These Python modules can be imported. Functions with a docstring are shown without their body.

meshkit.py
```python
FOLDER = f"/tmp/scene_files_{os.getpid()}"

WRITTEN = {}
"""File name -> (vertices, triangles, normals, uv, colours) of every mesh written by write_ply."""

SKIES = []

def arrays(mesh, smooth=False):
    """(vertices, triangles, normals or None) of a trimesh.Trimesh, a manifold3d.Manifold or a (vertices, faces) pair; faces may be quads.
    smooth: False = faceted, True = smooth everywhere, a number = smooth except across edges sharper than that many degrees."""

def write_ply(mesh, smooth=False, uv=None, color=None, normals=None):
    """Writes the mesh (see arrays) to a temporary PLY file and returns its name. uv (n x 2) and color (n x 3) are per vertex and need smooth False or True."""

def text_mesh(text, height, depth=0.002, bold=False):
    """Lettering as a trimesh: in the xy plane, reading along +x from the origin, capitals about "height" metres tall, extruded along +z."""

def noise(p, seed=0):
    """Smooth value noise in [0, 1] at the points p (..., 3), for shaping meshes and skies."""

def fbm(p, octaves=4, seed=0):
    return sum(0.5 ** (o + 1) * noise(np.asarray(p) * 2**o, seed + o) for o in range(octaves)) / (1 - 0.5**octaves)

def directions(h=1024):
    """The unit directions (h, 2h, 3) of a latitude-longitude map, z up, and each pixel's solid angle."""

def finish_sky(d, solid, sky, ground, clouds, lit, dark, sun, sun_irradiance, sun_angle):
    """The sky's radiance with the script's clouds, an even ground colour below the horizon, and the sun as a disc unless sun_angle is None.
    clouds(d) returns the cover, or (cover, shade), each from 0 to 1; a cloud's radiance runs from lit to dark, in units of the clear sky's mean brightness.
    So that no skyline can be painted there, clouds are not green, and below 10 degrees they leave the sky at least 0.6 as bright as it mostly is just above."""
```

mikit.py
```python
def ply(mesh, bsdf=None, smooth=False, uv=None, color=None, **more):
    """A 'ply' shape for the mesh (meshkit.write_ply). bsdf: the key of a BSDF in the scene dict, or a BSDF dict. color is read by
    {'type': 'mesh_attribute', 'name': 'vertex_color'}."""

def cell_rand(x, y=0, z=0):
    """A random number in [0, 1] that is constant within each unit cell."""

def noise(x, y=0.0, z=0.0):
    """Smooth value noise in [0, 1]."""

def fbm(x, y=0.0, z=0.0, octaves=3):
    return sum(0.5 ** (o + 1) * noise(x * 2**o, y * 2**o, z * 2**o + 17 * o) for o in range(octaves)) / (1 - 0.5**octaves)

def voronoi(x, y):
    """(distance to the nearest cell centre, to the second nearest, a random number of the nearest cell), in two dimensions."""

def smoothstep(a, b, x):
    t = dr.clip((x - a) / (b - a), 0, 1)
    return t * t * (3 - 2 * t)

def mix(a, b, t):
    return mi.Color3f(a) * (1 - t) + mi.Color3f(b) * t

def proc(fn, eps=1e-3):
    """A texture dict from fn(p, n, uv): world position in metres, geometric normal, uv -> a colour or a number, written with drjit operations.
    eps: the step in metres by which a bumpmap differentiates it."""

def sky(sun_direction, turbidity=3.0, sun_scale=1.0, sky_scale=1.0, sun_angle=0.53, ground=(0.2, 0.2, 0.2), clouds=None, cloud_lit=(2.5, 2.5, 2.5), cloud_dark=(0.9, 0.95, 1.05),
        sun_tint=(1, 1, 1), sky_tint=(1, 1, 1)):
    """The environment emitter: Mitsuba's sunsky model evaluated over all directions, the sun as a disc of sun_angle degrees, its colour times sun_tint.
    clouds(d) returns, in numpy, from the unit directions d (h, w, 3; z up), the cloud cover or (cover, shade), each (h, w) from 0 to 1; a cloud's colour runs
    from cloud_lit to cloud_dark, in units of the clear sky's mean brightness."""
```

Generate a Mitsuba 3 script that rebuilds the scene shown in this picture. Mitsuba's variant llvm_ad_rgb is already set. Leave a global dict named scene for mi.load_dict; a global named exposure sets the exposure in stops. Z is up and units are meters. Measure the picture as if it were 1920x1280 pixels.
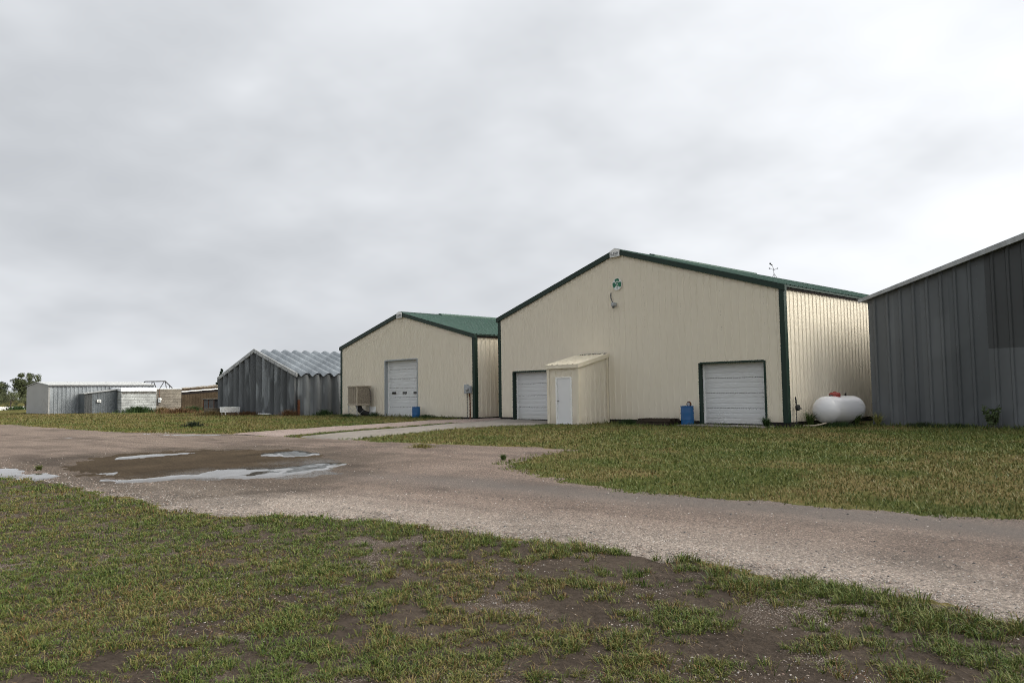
import math, random
import numpy as np, trimesh, shapely
import drjit as dr, mitsuba as mi, mikit, meshkit
from scipy.interpolate import PchipInterpolator
from mikit import noise, fbm, voronoi, smoothstep, mix, proc

scene, labels = {'type': 'scene'}, {}
T = mi.ScalarTransform4f

# ------------------------------------------------------------------ camera, sky, exposure
YAW, PITCH, ROLL, FOCAL, EYE = -0.8174, 0.0658, -0.01407, 1463.2, 1.2
FW = np.array([math.sin(YAW) * math.cos(PITCH), math.cos(YAW) * math.cos(PITCH), math.sin(PITCH)])
RT = np.array([math.cos(YAW), -math.sin(YAW), 0.0])
UP = np.cross(RT, FW)
UP = -math.sin(ROLL) * RT + math.cos(ROLL) * UP
scene['camera'] = {'type': 'perspective', 'fov': math.degrees(2 * math.atan(960 / FOCAL)), 'fov_axis': 'x', 'near_clip': 0.1, 'far_clip': 8000.0,
                   'to_world': T().look_at(origin=[0, 0, EYE], target=[float(v) for v in FW + [0, 0, EYE]], up=[float(v) for v in UP])}
exposure = 1.6
SUN = np.array([0.62, 0.52, 0.62]); SUN = SUN / np.linalg.norm(SUN)


def cloud_cover(d):
    z = np.maximum(d[..., 2], 0.0)
    low = np.exp(-z / 0.09)
    P = d * np.array([1.0, 1.0, 1.35]) / (0.70 + 0.6 * z)[..., None] + np.array([37.0, 19.0, 23.0])
    warp = np.stack([meshkit.fbm(P * 3.0 + 3.1 + 5 * q, 3, 5 + q) for q in range(3)], -1) - 0.5
    Q = P + 0.12 * warp
    big = meshkit.fbm(Q * 1.25 + 2.2, 2, 11) - 0.5
    mid = meshkit.fbm(Q * np.array([3.4, 3.4, 4.8]) + 7.7, 3, 17) - 0.5
    fine = meshkit.fbm((P + 0.05 * warp) * np.array([8.0, 8.0, 11.0]) + 1.7, 5, 23) - 0.5
    s = 1.15 * big + 0.68 * mid + 0.58 * fine * (0.5 + 1.2 * np.clip(mid + 0.4, 0, 1))
    s = 0.55 * np.tanh(s * (1 - 0.3 * low) * 2.3)
    glow = np.clip((np.clip(d @ SUN, -1, 1) + 0.6) / 1.6, 0, 1) ** 1.5
    return np.ones_like(z), np.clip(0.585 + 0.56 * s - 0.33 * glow - 0.06 * low, 0, 1)


scene['sky'] = mikit.sky(SUN.tolist(), turbidity=4, sun_scale=1.5, sun_angle=52, sun_tint=(0.82, 0.96, 1.22), clouds=cloud_cover,
                         cloud_lit=(4.04, 4.13, 4.26), cloud_dark=(1.46, 1.55, 1.67), ground=(0.16, 0.15, 0.12))
labels['sky'] = {'kind': 'structure'}


# ------------------------------------------------------------------ helpers
def numbered(k):
    if k not in scene and k not in labels: return k
    i = 1
    while f'{k}_{i:03d}' in scene or f'{k}_{i:03d}' in labels: i += 1
    return f'{k}_{i:03d}'


def tag(k, label=None, cat=None, group=None, kind=None):
    d = {}
    if label: d['label'] = label
    if cat: d['category'] = cat
    if group: d['group'] = group
    if kind: d['kind'] = kind
    labels[k] = d
    return k


def thing(name, label, cat, group=None):
    return tag(numbered(name), label, cat, group)


def obj(name, mesh, mat, parent=None, smooth=False, **more):
    key = numbered(f'{parent}__{name}' if parent else name)
    if isinstance(mesh, MB): mesh = mesh.mesh()
    scene[key] = mikit.ply(mesh, mat, smooth=smooth, **more)
    return key


class MB:
    """Collects quads, boxes, bars and tubes into one mesh."""
    def __init__(self): self.v, self.f, self.n = [], [], 0

    def add(self, v, f):
        v = np.asarray(v, float); f = np.asarray(f, int)
        if f.shape[1] == 4: f = np.vstack([f[:, [0, 1, 2]], f[:, [0, 2, 3]]])
        self.v.append(v); self.f.append(f + self.n); self.n += len(v)
        return self

    def tm(self, m): return self.add(m.vertices, m.faces)

    def box(self, lo, hi, bevel=0.0):
        lo, hi = np.minimum(lo, hi).astype(float), np.maximum(lo, hi).astype(float)
        if bevel <= 0:
            m = trimesh.creation.box(extents=hi - lo); m.apply_translation((lo + hi) / 2)
            return self.tm(m)
        b = min(bevel, 0.45 * (hi - lo).min()); pts = []
        for s in np.ndindex(2, 2, 2):
            c = np.where(s, hi, lo); d = np.where(s, -b, b)
            for a in range(3):
                q = c.copy()
                for j in range(3):
                    if j != a: q[j] += d[j]
                pts.append(q)
        return self.tm(trimesh.convex.convex_hull(np.array(pts)))

    def prism(self, poly, axis_from, axis_to, frame):
        """poly: 2D points, extruded between two values; frame(a, b, t) -> xyz."""
        n = len(poly)
        v = [frame(a, b, t) for t in (axis_from, axis_to) for a, b in poly]
        f = [[i, (i + 1) % n, n + (i + 1) % n] for i in range(n)] + [[i, n + (i + 1) % n, n + i] for i in range(n)]
        f += [[0, i + 1, i] for i in range(1, n - 1)] + [[n, n + i, n + i + 1] for i in range(1, n - 1)]
        return self.add(v, f)

    def tube(self, pts, r, seg=10):
        pts = np.asarray(pts, float); r = np.broadcast_to(np.asarray(r, float), (len(pts),))
        tg = np.gradient(pts, axis=0); tg /= np.linalg.norm(tg, axis=1, keepdims=True) + 1e-12
        ref = np.array([0.31, 0.17, 0.93]) if abs(tg[0][2]) < 0.9 else np.array([1.0, 0.1, 0.0])
        vs = []; a = np.arange(seg) / seg * 2 * np.pi
        for p, t, rr in zip(pts, tg, r):
            x = np.cross(t, ref); x /= np.linalg.norm(x); y = np.cross(t, x)
            vs.append(p + rr * (np.cos(a)[:, None] * x + np.sin(a)[:, None] * y))
        m = len(pts); V = np.vstack(vs + [pts[:1], pts[-1:]]); F = []
        for k in range(m - 1):
            for i in range(seg):
                j = (i + 1) % seg
                F += [[k * seg + i, k * seg + j, (k + 1) * seg + j], [k * seg + i, (k + 1) * seg + j, (k + 1) * seg + i]]
        for i in range(seg):
            j = (i + 1) % seg
            F += [[m * seg, j, i], [m * seg + 1, (m - 1) * seg + i, (m - 1) * seg + j]]
        return self.add(V, F)

    def lathe(self, prof, at, axis='z', seg=32):
        prof = np.asarray(prof, float); a = np.arange(seg) / seg * 2 * np.pi
        ring = np.stack([np.cos(a), np.sin(a)], 1)
        V = np.concatenate([np.concatenate([ring * max(r, 1e-4), np.full((seg, 1), z)], 1) for r, z in prof])
        if axis == 'y': V = V[:, [0, 2, 1]] * [-1, 1, 1]
        if axis == 'x': V = V[:, [2, 0, 1]]
        F = []
        for k in range(len(prof) - 1):
            for i in range(seg):
                j = (i + 1) % seg
                F += [[k * seg + i, k * seg + j, (k + 1) * seg + j], [k * seg + i, (k + 1) * seg + j, (k + 1) * seg + i]]
        return self.add(V + np.asarray(at, float), F)

    def mesh(self):
        return trimesh.Trimesh(np.vstack(self.v), np.vstack(self.f), process=False)


_td = np.array([-3000, -50, 4, 10, 16, 22, 27, 33, 45, 52, 60, 85, 130, 3000.0])
_tz = np.array([-.45, -.45, -.45, -.38, -.29, -.23, -.19, -.17, -.07, -.08, -.16, -.38, -.4, -.4])
_ti = PchipInterpolator(_td, _tz)


def terr(x, y):
    """Height of the land: it rises very gently from the camera's side of the lot to the hangars, and falls beyond."""
    return _ti(math.sin(YAW) * np.asarray(x, float) + math.cos(YAW) * np.asarray(y, float))


def pcell(x, y, z):
    M = 0xFFFFFFFF
    h = ((x.astype(np.int64) + 1000000) * 374761393 + (y.astype(np.int64) + 1000000) * 668265263 + (int(z) + 1000000) * 2147483647) & M
    h = ((h ^ (h >> 13)) * 1274126177) & M
    return ((h ^ (h >> 16)) & 0xFFFFFF) / 16777215.0


def pnoise(x, y, z=0):
    """The same value noise as mikit.noise, for placing plants where the material has its patches."""
    ix, iy = np.floor(x), np.floor(y); tx, ty = x - ix, y - iy
    tx, ty = tx * tx * (3 - 2 * tx), ty * ty * (3 - 2 * ty)
    e = lambda b: pcell(ix, iy + b, z) * (1 - tx) + pcell(ix + 1, iy + b, z) * tx
    return e(0) * (1 - ty) + e(1) * ty


def pfbm(x, y, z=0, octaves=3):
    return sum(0.5 ** (o + 1) * pnoise(x * 2 ** o, y * 2 ** o, z * 2 ** o + 17 * o) for o in range(octaves)) / (1 - 0.5 ** octaves)


# ------------------------------------------------------------------ materials
def bsdf(key, d, two=True):
    scene[key] = {'type': 'twosided', 'b': d} if two else d
    return key


def rgb(*c): return {'type': 'rgb', 'value': [float(v) for v in c]}


def pr(color, rough=0.5, metallic=0.0, spec=0.5, **k):

    c = color if isinstance(color, dict) else rgb(*color)
    return {'type': 'principled', 'base_color': c, 'roughness': rough, 'metallic': metallic, 'specular': spec, **k}


def painted(base, streak=0.10, dust=(0.30, 0.25, 0.18)):
    """Painted sheet metal: faint vertical rain streaks, a little dust splashed up at the foot."""
    def f(p, n, uv):
        t = p.x + p.y
        s = fbm(t * 0.9, p.z * 0.22, 2.0, 2)
        b = noise(t * 0.6, p.z * 0.5, 9.0)
        c = mi.Color3f(*base) * (1 - streak + 2 * streak * (0.6 * s + 0.4 * b))
        d = smoothstep(0.55, -0.1, p.z + 0.35 * s) * 0.35
        return mix(c, mi.Color3f(*dust), d)
    return proc(f)


def bumpy(inner, fn, scale, eps=2e-3):
    return {'type': 'bumpmap', 'arbitrary': proc(fn, eps=eps), 'scale': scale, 'b': inner}


def dents(p, n, uv):
    t = p.x * 0.8 + p.y
    return 0.003 * noise(t * 2.2, p.z * 1.1, 4.0)


bsdf('beige_metal', pr(painted((0.665, 0.610, 0.50), 0.022), 0.8, 0, 0.1))
bsdf('beige_trim', pr((0.66, 0.60, 0.47), 0.45))
bsdf('green_trim', pr((0.011, 0.028, 0.020), 0.5, 0, 0.3))
bsdf('green_roof', pr(painted((0.026, 0.070, 0.048), 0.03, (0.026, 0.07, 0.05)), 0.45))
bsdf('white_door', pr(painted((0.56, 0.57, 0.57), 0.02, (0.40, 0.36, 0.3)), 0.45))
bsdf('white_paint', pr((0.78, 0.78, 0.76), 0.4))
bsdf('door_white', pr((0.66, 0.66, 0.655), 0.5))
bsdf('sign_white', pr((0.70, 0.71, 0.70), 0.5))
bsdf('sign_green', pr((0.010, 0.125, 0.065), 0.5))
bsdf('sign_black', pr((0.02, 0.025, 0.03), 0.5))
bsdf('black_skirt_and_shade', pr((0.025, 0.022, 0.022), 0.9, 0, 0.05))  # black skirt boards, and the shade painted under the hangar eaves
bsdf('dark_glass', pr((0.01, 0.01, 0.012), 0.08))
bsdf('steel', pr((0.35, 0.36, 0.37), 0.4, 0.6))
bsdf('grey_paint', pr((0.32, 0.34, 0.35), 0.5))
bsdf('dark_steel', pr((0.06, 0.062, 0.065), 0.55, 0.3))
bsdf('black_rubber', pr((0.016, 0.016, 0.017), 0.7))


def galv(base, dark, streak=1.0, f1=3.2, o=3):
    """Weathered zinc-coated steel: spangle, long vertical runs, and chalky white bloom."""
    def f(p, n, uv):
        t = p.x * 1.0 + p.y * 1.07
        run = fbm(t * f1, p.z * 0.22, 1.0, o)
        spang = noise(t * 2.4 * f1, p.z * 0.5 * f1, 3.0)
        bloom = smoothstep(0.56, 0.72, fbm(t * 1.25 * f1, p.z * 0.6, 6.0, o))
        c = mix(mi.Color3f(*dark), mi.Color3f(*base), dr.clip((run - 0.3) * 2.3, 0, 1))
        c = c * (0.9 + 0.2 * spang)
        return mix(c, mi.Color3f(0.52, 0.56, 0.58), bloom * 0.42 * streak)
    return proc(f)


bsdf('galv_old', pr(galv((0.140, 0.150, 0.157), (0.092, 0.099, 0.104), 0.7, 1.7, 2), 0.48, 0.35))
bsdf('galv_roof', pr(galv((0.235, 0.262, 0.282), (0.165, 0.187, 0.205), 0.12, 1.2, 2), 0.42, 0.4))
bsdf('galv_shed', pr(galv((0.092, 0.099, 0.105), (0.074, 0.081, 0.086), 0.06, 1.2, 2), 0.5, 0.35))
bsdf('galv_shed_light', pr(galv((0.110, 0.118, 0.124), (0.090, 0.097, 0.102), 0.08, 1.2, 2), 0.5, 0.35))
bsdf('galv_shed_dark', pr(galv((0.056, 0.060, 0.061), (0.045, 0.048, 0.050), 0.0, 1.2, 2), 0.5, 0.3))
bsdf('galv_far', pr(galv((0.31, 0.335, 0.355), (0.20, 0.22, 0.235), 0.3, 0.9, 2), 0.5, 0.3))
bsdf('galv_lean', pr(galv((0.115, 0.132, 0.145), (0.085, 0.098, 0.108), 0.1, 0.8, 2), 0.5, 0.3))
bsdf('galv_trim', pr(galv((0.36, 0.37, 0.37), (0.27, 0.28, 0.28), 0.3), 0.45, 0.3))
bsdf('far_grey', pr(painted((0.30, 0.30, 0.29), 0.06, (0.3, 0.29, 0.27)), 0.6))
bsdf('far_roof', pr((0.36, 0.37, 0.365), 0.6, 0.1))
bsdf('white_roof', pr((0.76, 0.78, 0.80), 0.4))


def blockwall(a, b):
    def f(p, n, uv):
        m = fbm(p.x * 0.9 + p.y * 0.9, p.z * 1.4, 2.0, 4)
        g = noise((p.x + p.y) * 3, p.z * 4, 1.0)
        return mix(mi.Color3f(*a), mi.Color3f(*b), dr.clip((m - 0.25) * 2, 0, 1)) * (0.9 + 0.2 * g)
    return proc(f)


bsdf('block_grey', pr(blockwall((0.30, 0.315, 0.31), (0.46, 0.48, 0.47)), 0.85, 0, 0.2))
bsdf('block_tan', pr(blockwall((0.16, 0.142, 0.118), (0.26, 0.235, 0.195)), 0.9, 0, 0.2))
bsdf('mortar', pr((0.12, 0.11, 0.095), 0.95, 0, 0.1))
bsdf('brown_board', pr(blockwall((0.042, 0.030, 0.018), (0.075, 0.054, 0.033)), 0.85, 0, 0.2))
bsdf('blue_plastic', pr((0.010, 0.085, 0.23), 0.35))
bsdf('tank_white', pr(painted((0.60, 0.60, 0.61), 0.03, (0.5, 0.47, 0.42)), 0.28, 0, 0.5, clearcoat=0.3, clearcoat_gloss=0.8))
bsdf('tank_red', pr((0.24, 0.035, 0.028), 0.5))
bsdf('cooler_tan', pr(painted((0.36, 0.31, 0.24), 0.06), 0.6))
bsdf('cooler_pad', pr((0.13, 0.10, 0.072), 0.8))


def rusty(p, n, uv):
    m = fbm(p.x * 9, p.y * 9, p.z * 9, 4)
    return mix(mi.Color3f(0.055, 0.022, 0.013), mi.Color3f(0.15, 0.06, 0.03), m)


def woody(p, n, uv):
    g = fbm(p.x * 3.0, p.y * 14.0, p.z * 24.0, 4)
    return mix(mi.Color3f(0.025, 0.02, 0.016), mi.Color3f(0.075, 0.055, 0.04), g)


def ply_wood(p, n, uv):
    g = fbm((p.x + p.y) * 1.5, p.z * 18.0, 1.0, 4)
    return mix(mi.Color3f(0.10, 0.085, 0.062), mi.Color3f(0.20, 0.17, 0.12), g)


bsdf('rust', pr(proc(rusty), 0.9, 0, 0.2))
bsdf('old_wood', pr(proc(woody), 0.85, 0, 0.2))
bsdf('crate_wood', pr(proc(ply_wood), 0.85, 0, 0.2))
bsdf('vertex_plant', pr({'type': 'mesh_attribute', 'name': 'vertex_color'}, 0.55, 0, 0.25))
bsdf('vertex_stone', pr({'type': 'mesh_attribute', 'name': 'vertex_color'}, 0.7, 0, 0.35))


def bark(p, n, uv):
    g = fbm(p.x * 9, p.y * 9, p.z * 2, 3)
    return mix(mi.Color3f(0.035, 0.028, 0.022), mi.Color3f(0.10, 0.085, 0.07), g)


bsdf('bark', pr(proc(bark), 0.9, 0, 0.2))


def thatch(p, n, uv):
    """Short mown grass seen as a mass: green, straw and rust patches."""
    a = fbm(p.x * 0.55, p.y * 0.55, 3.0, 4)
    b = fbm(p.x * 2.6, p.y * 2.6, 8.0, 3)
    g = noise(p.x * 23, p.y * 23, 5.0) * 0.5 + noise(p.x * 61, p.y * 61, 6.0) * 0.5
    c = mix(mi.Color3f(0.050, 0.056, 0.017), mi.Color3f(0.098, 0.078, 0.034), smoothstep(0.36, 0.68, a * 0.65 + b * 0.35))
    return c * (0.72 + 0.56 * g)


def thatch_bump(p, n, uv):
    return 0.03 * noise(p.x * 19, p.y * 19, 1.0) + 0.015 * noise(p.x * 47, p.y * 47, 2.0)


bsdf('thatch', {'type': 'bumpmap', 't': proc(thatch_bump, eps=0.01), 'scale': 0.3, 'b': pr(proc(thatch), 0.95, 0, 0.04)})


def soil_color(p, n, uv):
    a = fbm(p.x * 1.1, p.y * 1.1, 3.0, 4)
    g = fbm(p.x * 24, p.y * 24, 7.0, 3)
    peb = voronoi(p.x * 62, p.y * 62)
    on = smoothstep(0.55, 0.75, fbm(p.x * 1.7, p.y * 1.7, 15.0, 3)) * smoothstep(0.34, 0.22, peb[0]) * smoothstep(0.45, 0.5, peb[2])
    c = mix(mi.Color3f(0.026, 0.0205, 0.016), mi.Color3f(0.068, 0.054, 0.043), dr.clip(a * 0.7 + g * 0.6 - 0.15, 0, 1))
    return mix(c, mix(mi.Color3f(0.14, 0.11, 0.09), mi.Color3f(0.33, 0.29, 0.26), peb[2]), on * 0.8)


def soil_bump(p, n, uv):
    return 0.022 * fbm(p.x * 11, p.y * 11, 1.0, 4) + 0.003 * noise(p.x * 90, p.y * 90, 2.0)


bsdf('soil_mat', {'type': 'bumpmap', 't': proc(soil_bump, eps=0.003), 'scale': 1.0, 'b': pr(proc(soil_color), 0.9, 0, 0.05)})


def lot_masks(p):
    """(share of old dark asphalt, share of loose pale chippings, wet wheel track) over the gravel lot."""
    wob = fbm(p.x * 0.35, p.y * 0.35, 21.0, 3) - 0.5
    wob2 = fbm(p.x * 1.6, p.y * 1.6, 27.0, 3) - 0.5
    east = smoothstep(-15.0, -9.5, p.x + 2.5 * wob)
    edge = 6.4 - 0.155 * dr.maximum(-4.0 - p.x, 0.0) - 0.02 * dr.square(dr.maximum(-6.0 - p.x, 0.0)) * 0.4
    v = (p.y - edge) / 3.9 + 0.18 * wob + 0.10 * wob2
    chips = smoothstep(0.55, 0.02, v) * smoothstep(-19.5, -12.0, p.x)
    track = dr.exp(-dr.square((v - 0.86) / 0.16)) * east
    asphalt = smoothstep(-17.5, -23.5, p.x + 0.35 * (p.y - 8.0) + 4 * wob + 1.5 * wob2)
    return asphalt, chips, track


def gravel_color(p, n, uv):
    asphalt, chips, track = lot_masks(p)
    a = fbm(p.x * 0.8, p.y * 0.8, 2.0, 4)
    g = voronoi(p.x * 46, p.y * 46)
    h = voronoi(p.x * 21 + 5, p.y * 21)
    fine = noise(p.x * 130, p.y * 130, 4.0)
    tone = 0.50 + 0.75 * g[2] * g[2] + 0.40 * fine
    c = mix(mi.Color3f(0.152, 0.116, 0.096), mi.Color3f(0.226, 0.180, 0.151), a)
    c = mix(c, mi.Color3f(0.30, 0.26, 0.225), chips * 0.85)
    c = c * tone * (1 - 0.35 * smoothstep(0.30, 0.55, g[0]))
    dark = smoothstep(0.93, 0.97, h[2]) * smoothstep(0.4, 0.25, h[0])
    c = mix(c, mi.Color3f(0.045, 0.042, 0.042), dark * 0.85)
    asp = mix(mi.Color3f(0.105, 0.083, 0.069), mi.Color3f(0.170, 0.136, 0.113), fbm(p.x * 0.5, p.y * 2.2, 9.0, 4)) * (0.8 + 0.4 * g[2])
    c = mix(c, asp, asphalt * 0.9)
    ex, ey = (p.x + 17.3) / 5.5, (p.y - 7.0) / 3.7
    damp = smoothstep(1.30, 0.85, dr.sqrt(ex * ex + ey * ey) + 0.9 * (fbm(p.x * 0.9, p.y * 0.9, 41.0, 4) - 0.5))
    c = mix(c, mi.Color3f(0.062, 0.050, 0.039) * tone, damp * 0.75)
    vv = p.y - 6.4 + 0.155 * dr.maximum(-4.0 - p.x, 0.0)
    c = c * (0.76 + 0.48 * fbm(vv * 3.2, p.x * 0.22, 55.0, 3))
    stain = smoothstep(0.55, 0.75, fbm(p.x * 0.7, p.y * 0.9, 31.0, 4))
    c = c * (1 - 0.28 * stain)
    return mix(c, mi.Color3f(0.100, 0.086, 0.076) * (0.7 + 0.6 * fine), track * 0.75)


def gravel_rough(p, n, uv):
    asphalt, chips, track = lot_masks(p)
    return 0.75 - 0.30 * track


def gravel_bump(p, n, uv):
    g = voronoi(p.x * 46, p.y * 46)
    return 0.006 * smoothstep(0.55, 0.1, g[0]) + 0.012 * fbm(p.x * 6, p.y * 6, 3.0, 3)


bsdf('gravel_mat', {'type': 'bumpmap', 't': proc(gravel_bump, eps=0.003), 'scale': 1.0, 'b': pr(proc(gravel_color), proc(gravel_rough), 0, 0.15)})


def mud_color(p, n, uv):
    a = fbm(p.x * 1.3, p.y * 1.3, 5.0, 4)
    g = noise(p.x * 60, p.y * 60, 3.0)
    return mix(mi.Color3f(0.024, 0.019, 0.0135), mi.Color3f(0.054, 0.041, 0.028), a) * (0.75 + 0.5 * g)


def mud_wet(p, n, uv):
    n1 = fbm(p.x * 1.0, p.y * 1.0, 12.0, 3)
    return dr.maximum(smoothstep(-16.6, -14.0, p.x + 3.0 * (n1 - 0.5)), 0.0 * smoothstep(0.62, 0.74, fbm(p.x * 0.8, p.y * 1.3, 14.0, 4))) * 0.85


def mud_bump(p, n, uv):
    return 0.010 * fbm(p.x * 9, p.y * 9, 1.0, 4)


bsdf('mud_mat', {'type': 'bumpmap', 't': proc(mud_bump, eps=0.004), 'scale': 1.0, 'b': {'type': 'blendbsdf', 'weight': proc(mud_wet), 'a': pr(proc(mud_color), 0.95, 0, 0.04), 'b': pr(proc(mud_color), 0.30, 0, 0.5)}})
bsdf('water_mat', {'type': 'plastic', 'int_ior': 1.36, 'diffuse_reflectance': rgb(0.07, 0.06, 0.048)})


def pink_gravel(p, n, uv):
    g = voronoi(p.x * 30, p.y * 30)
    a = fbm(p.x * 1.2, p.y * 1.2, 5.0, 3)
    return mix(mi.Color3f(0.14, 0.108, 0.095), mi.Color3f(0.205, 0.167, 0.15), a) * (0.7 + 0.6 * g[2])


def concrete_color(p, n, uv):
    a = fbm(p.x * 0.9, p.y * 0.9, 4.0, 4)
    g = noise(p.x * 40, p.y * 40, 2.0)
    return mix(mi.Color3f(0.120, 0.108, 0.094), mi.Color3f(0.185, 0.168, 0.148), a) * (0.9 + 0.2 * g)


bsdf('pink_mat', pr(proc(pink_gravel), 0.85, 0, 0.25))
bsdf('concrete_mat', pr(proc(concrete_color), 0.8, 0, 0.3))
bsdf('runway_mat', pr((0.50, 0.49, 0.47), 0.8))

# ------------------------------------------------------------------ land: one log-polar grid, several sheets that cross each other at their edges
near_edge = [(-60, -16), (-30, -3.5), (-22.5, 1.4), (-18.2, 3.22), (-16.96, 3.51), (-15.34, 3.75), (-13.6, 3.78), (-12.83, 4.09), (-11.49, 3.96), (-10.58, 4.19), (-9.96, 4.37), (-9.7, 4.83), (-9.12, 5.13), (-8.41, 5.47), (-7.66, 5.58), (-7.11, 5.86), (-6.45, 5.77), (-6.09, 5.99), (-5.62, 6.24), (-5.29, 6.19), (-4.86, 6.25), (-4.51, 6.12), (-4.39, 6.38), (-4.04, 6.28), (-3.53, 6.23), (-3.17, 6.46), (-2.87, 6.5), (-2.64, 6.45), (-2.36, 6.45), (-2.11, 6.49), (-1.86, 6.36), (-1.62, 6.33), (0.5, 6.5), (4, 6.3), (14, 6.6)]
lawn_edge = [(-21.77, 13.17), (-19.93, 13.35), (-18.14, 13.6), (-16.42, 14.14), (-14.83, 14.63), (-13.35, 14.68), (-12.76, 12.58), (-12.31, 11.26), (-11.28, 10.53), (-10.26, 10.25), (-9.12, 9.75), (-7.99, 9.63), (-7.03, 9.72), (-5.97, 10.17), (-5.19, 10.21), (-4.18, 10.35), (-3.33, 10.59), (-2.7, 10.81), (2, 11.6), (14, 12.5)]
lawn_top = [(14, 30.5), (-11.5, 30.5), (-13.84, 30.2), (-13.84, 26.3), (-17.6, 26.1), (-22.16, 26.2), (-22.2, 24.5), (-23.3, 23.9), (-24.2, 21.7), (-24.04, 19.33), (-22.83, 16.19)]
far_edge = [(-110, 5.5), (-70, 7.6), (-49.38, 8.66), (-44.61, 9.18), (-38.71, 9.83), (-34.23, 10.27), (-31.18, 11.29), (-28.79, 12.38), (-29.67, 14.98), (-30.36, 17.06), (-30.53, 19.58), (-31.52, 23.64), (-31.45, 26.2)]
strip_poly = [(-24.94, 12.59), (-25.96, 14.59), (-27.0, 17.57), (-27.68, 20.76), (-27.95, 22.79), (-27.49, 21.95), (-26.55, 18.83), (-25.88, 16.36), (-24.66, 13.86), (-24.16, 12.78)]
pink_poly = [(-28.79, 12.38), (-29.67, 14.98), (-30.36, 17.06), (-30.53, 19.58), (-31.52, 23.64), (-30.5, 26.4), (-30.5, 34.0), (-29.3, 34.0), (-29.3, 26.5), (-28.07, 25.03), (-27.95, 22.79), (-27.68, 20.76), (-27.0, 17.57), (-25.96, 14.59), (-24.94, 12.59)]
walk_poly = [(-24.16, 12.78), (-25.88, 16.36), (-26.55, 18.83), (-27.49, 21.95), (-28.07, 25.03), (-29.05, 26.3), (-24.0, 26.3), (-23.95, 24.0), (-23.36, 23.6), (-24.22, 21.74), (-24.04, 19.33), (-22.83, 16.19), (-21.6, 13.1)]
mud_poly = [(-18.83, 4.29), (-21.11, 5.14), (-21.99, 6.47), (-21.76, 7.89), (-20.64, 9.17), (-19.28, 10.2), (-17.5, 10.13), (-14.32, 8.66), (-13.13, 7.83), (-13.01, 6.88), (-13.63, 5.87), (-14.46, 4.97), (-15.38, 4.36), (-16.49, 4.12)]
near_poly = near_edge + [(14, -16)]
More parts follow.
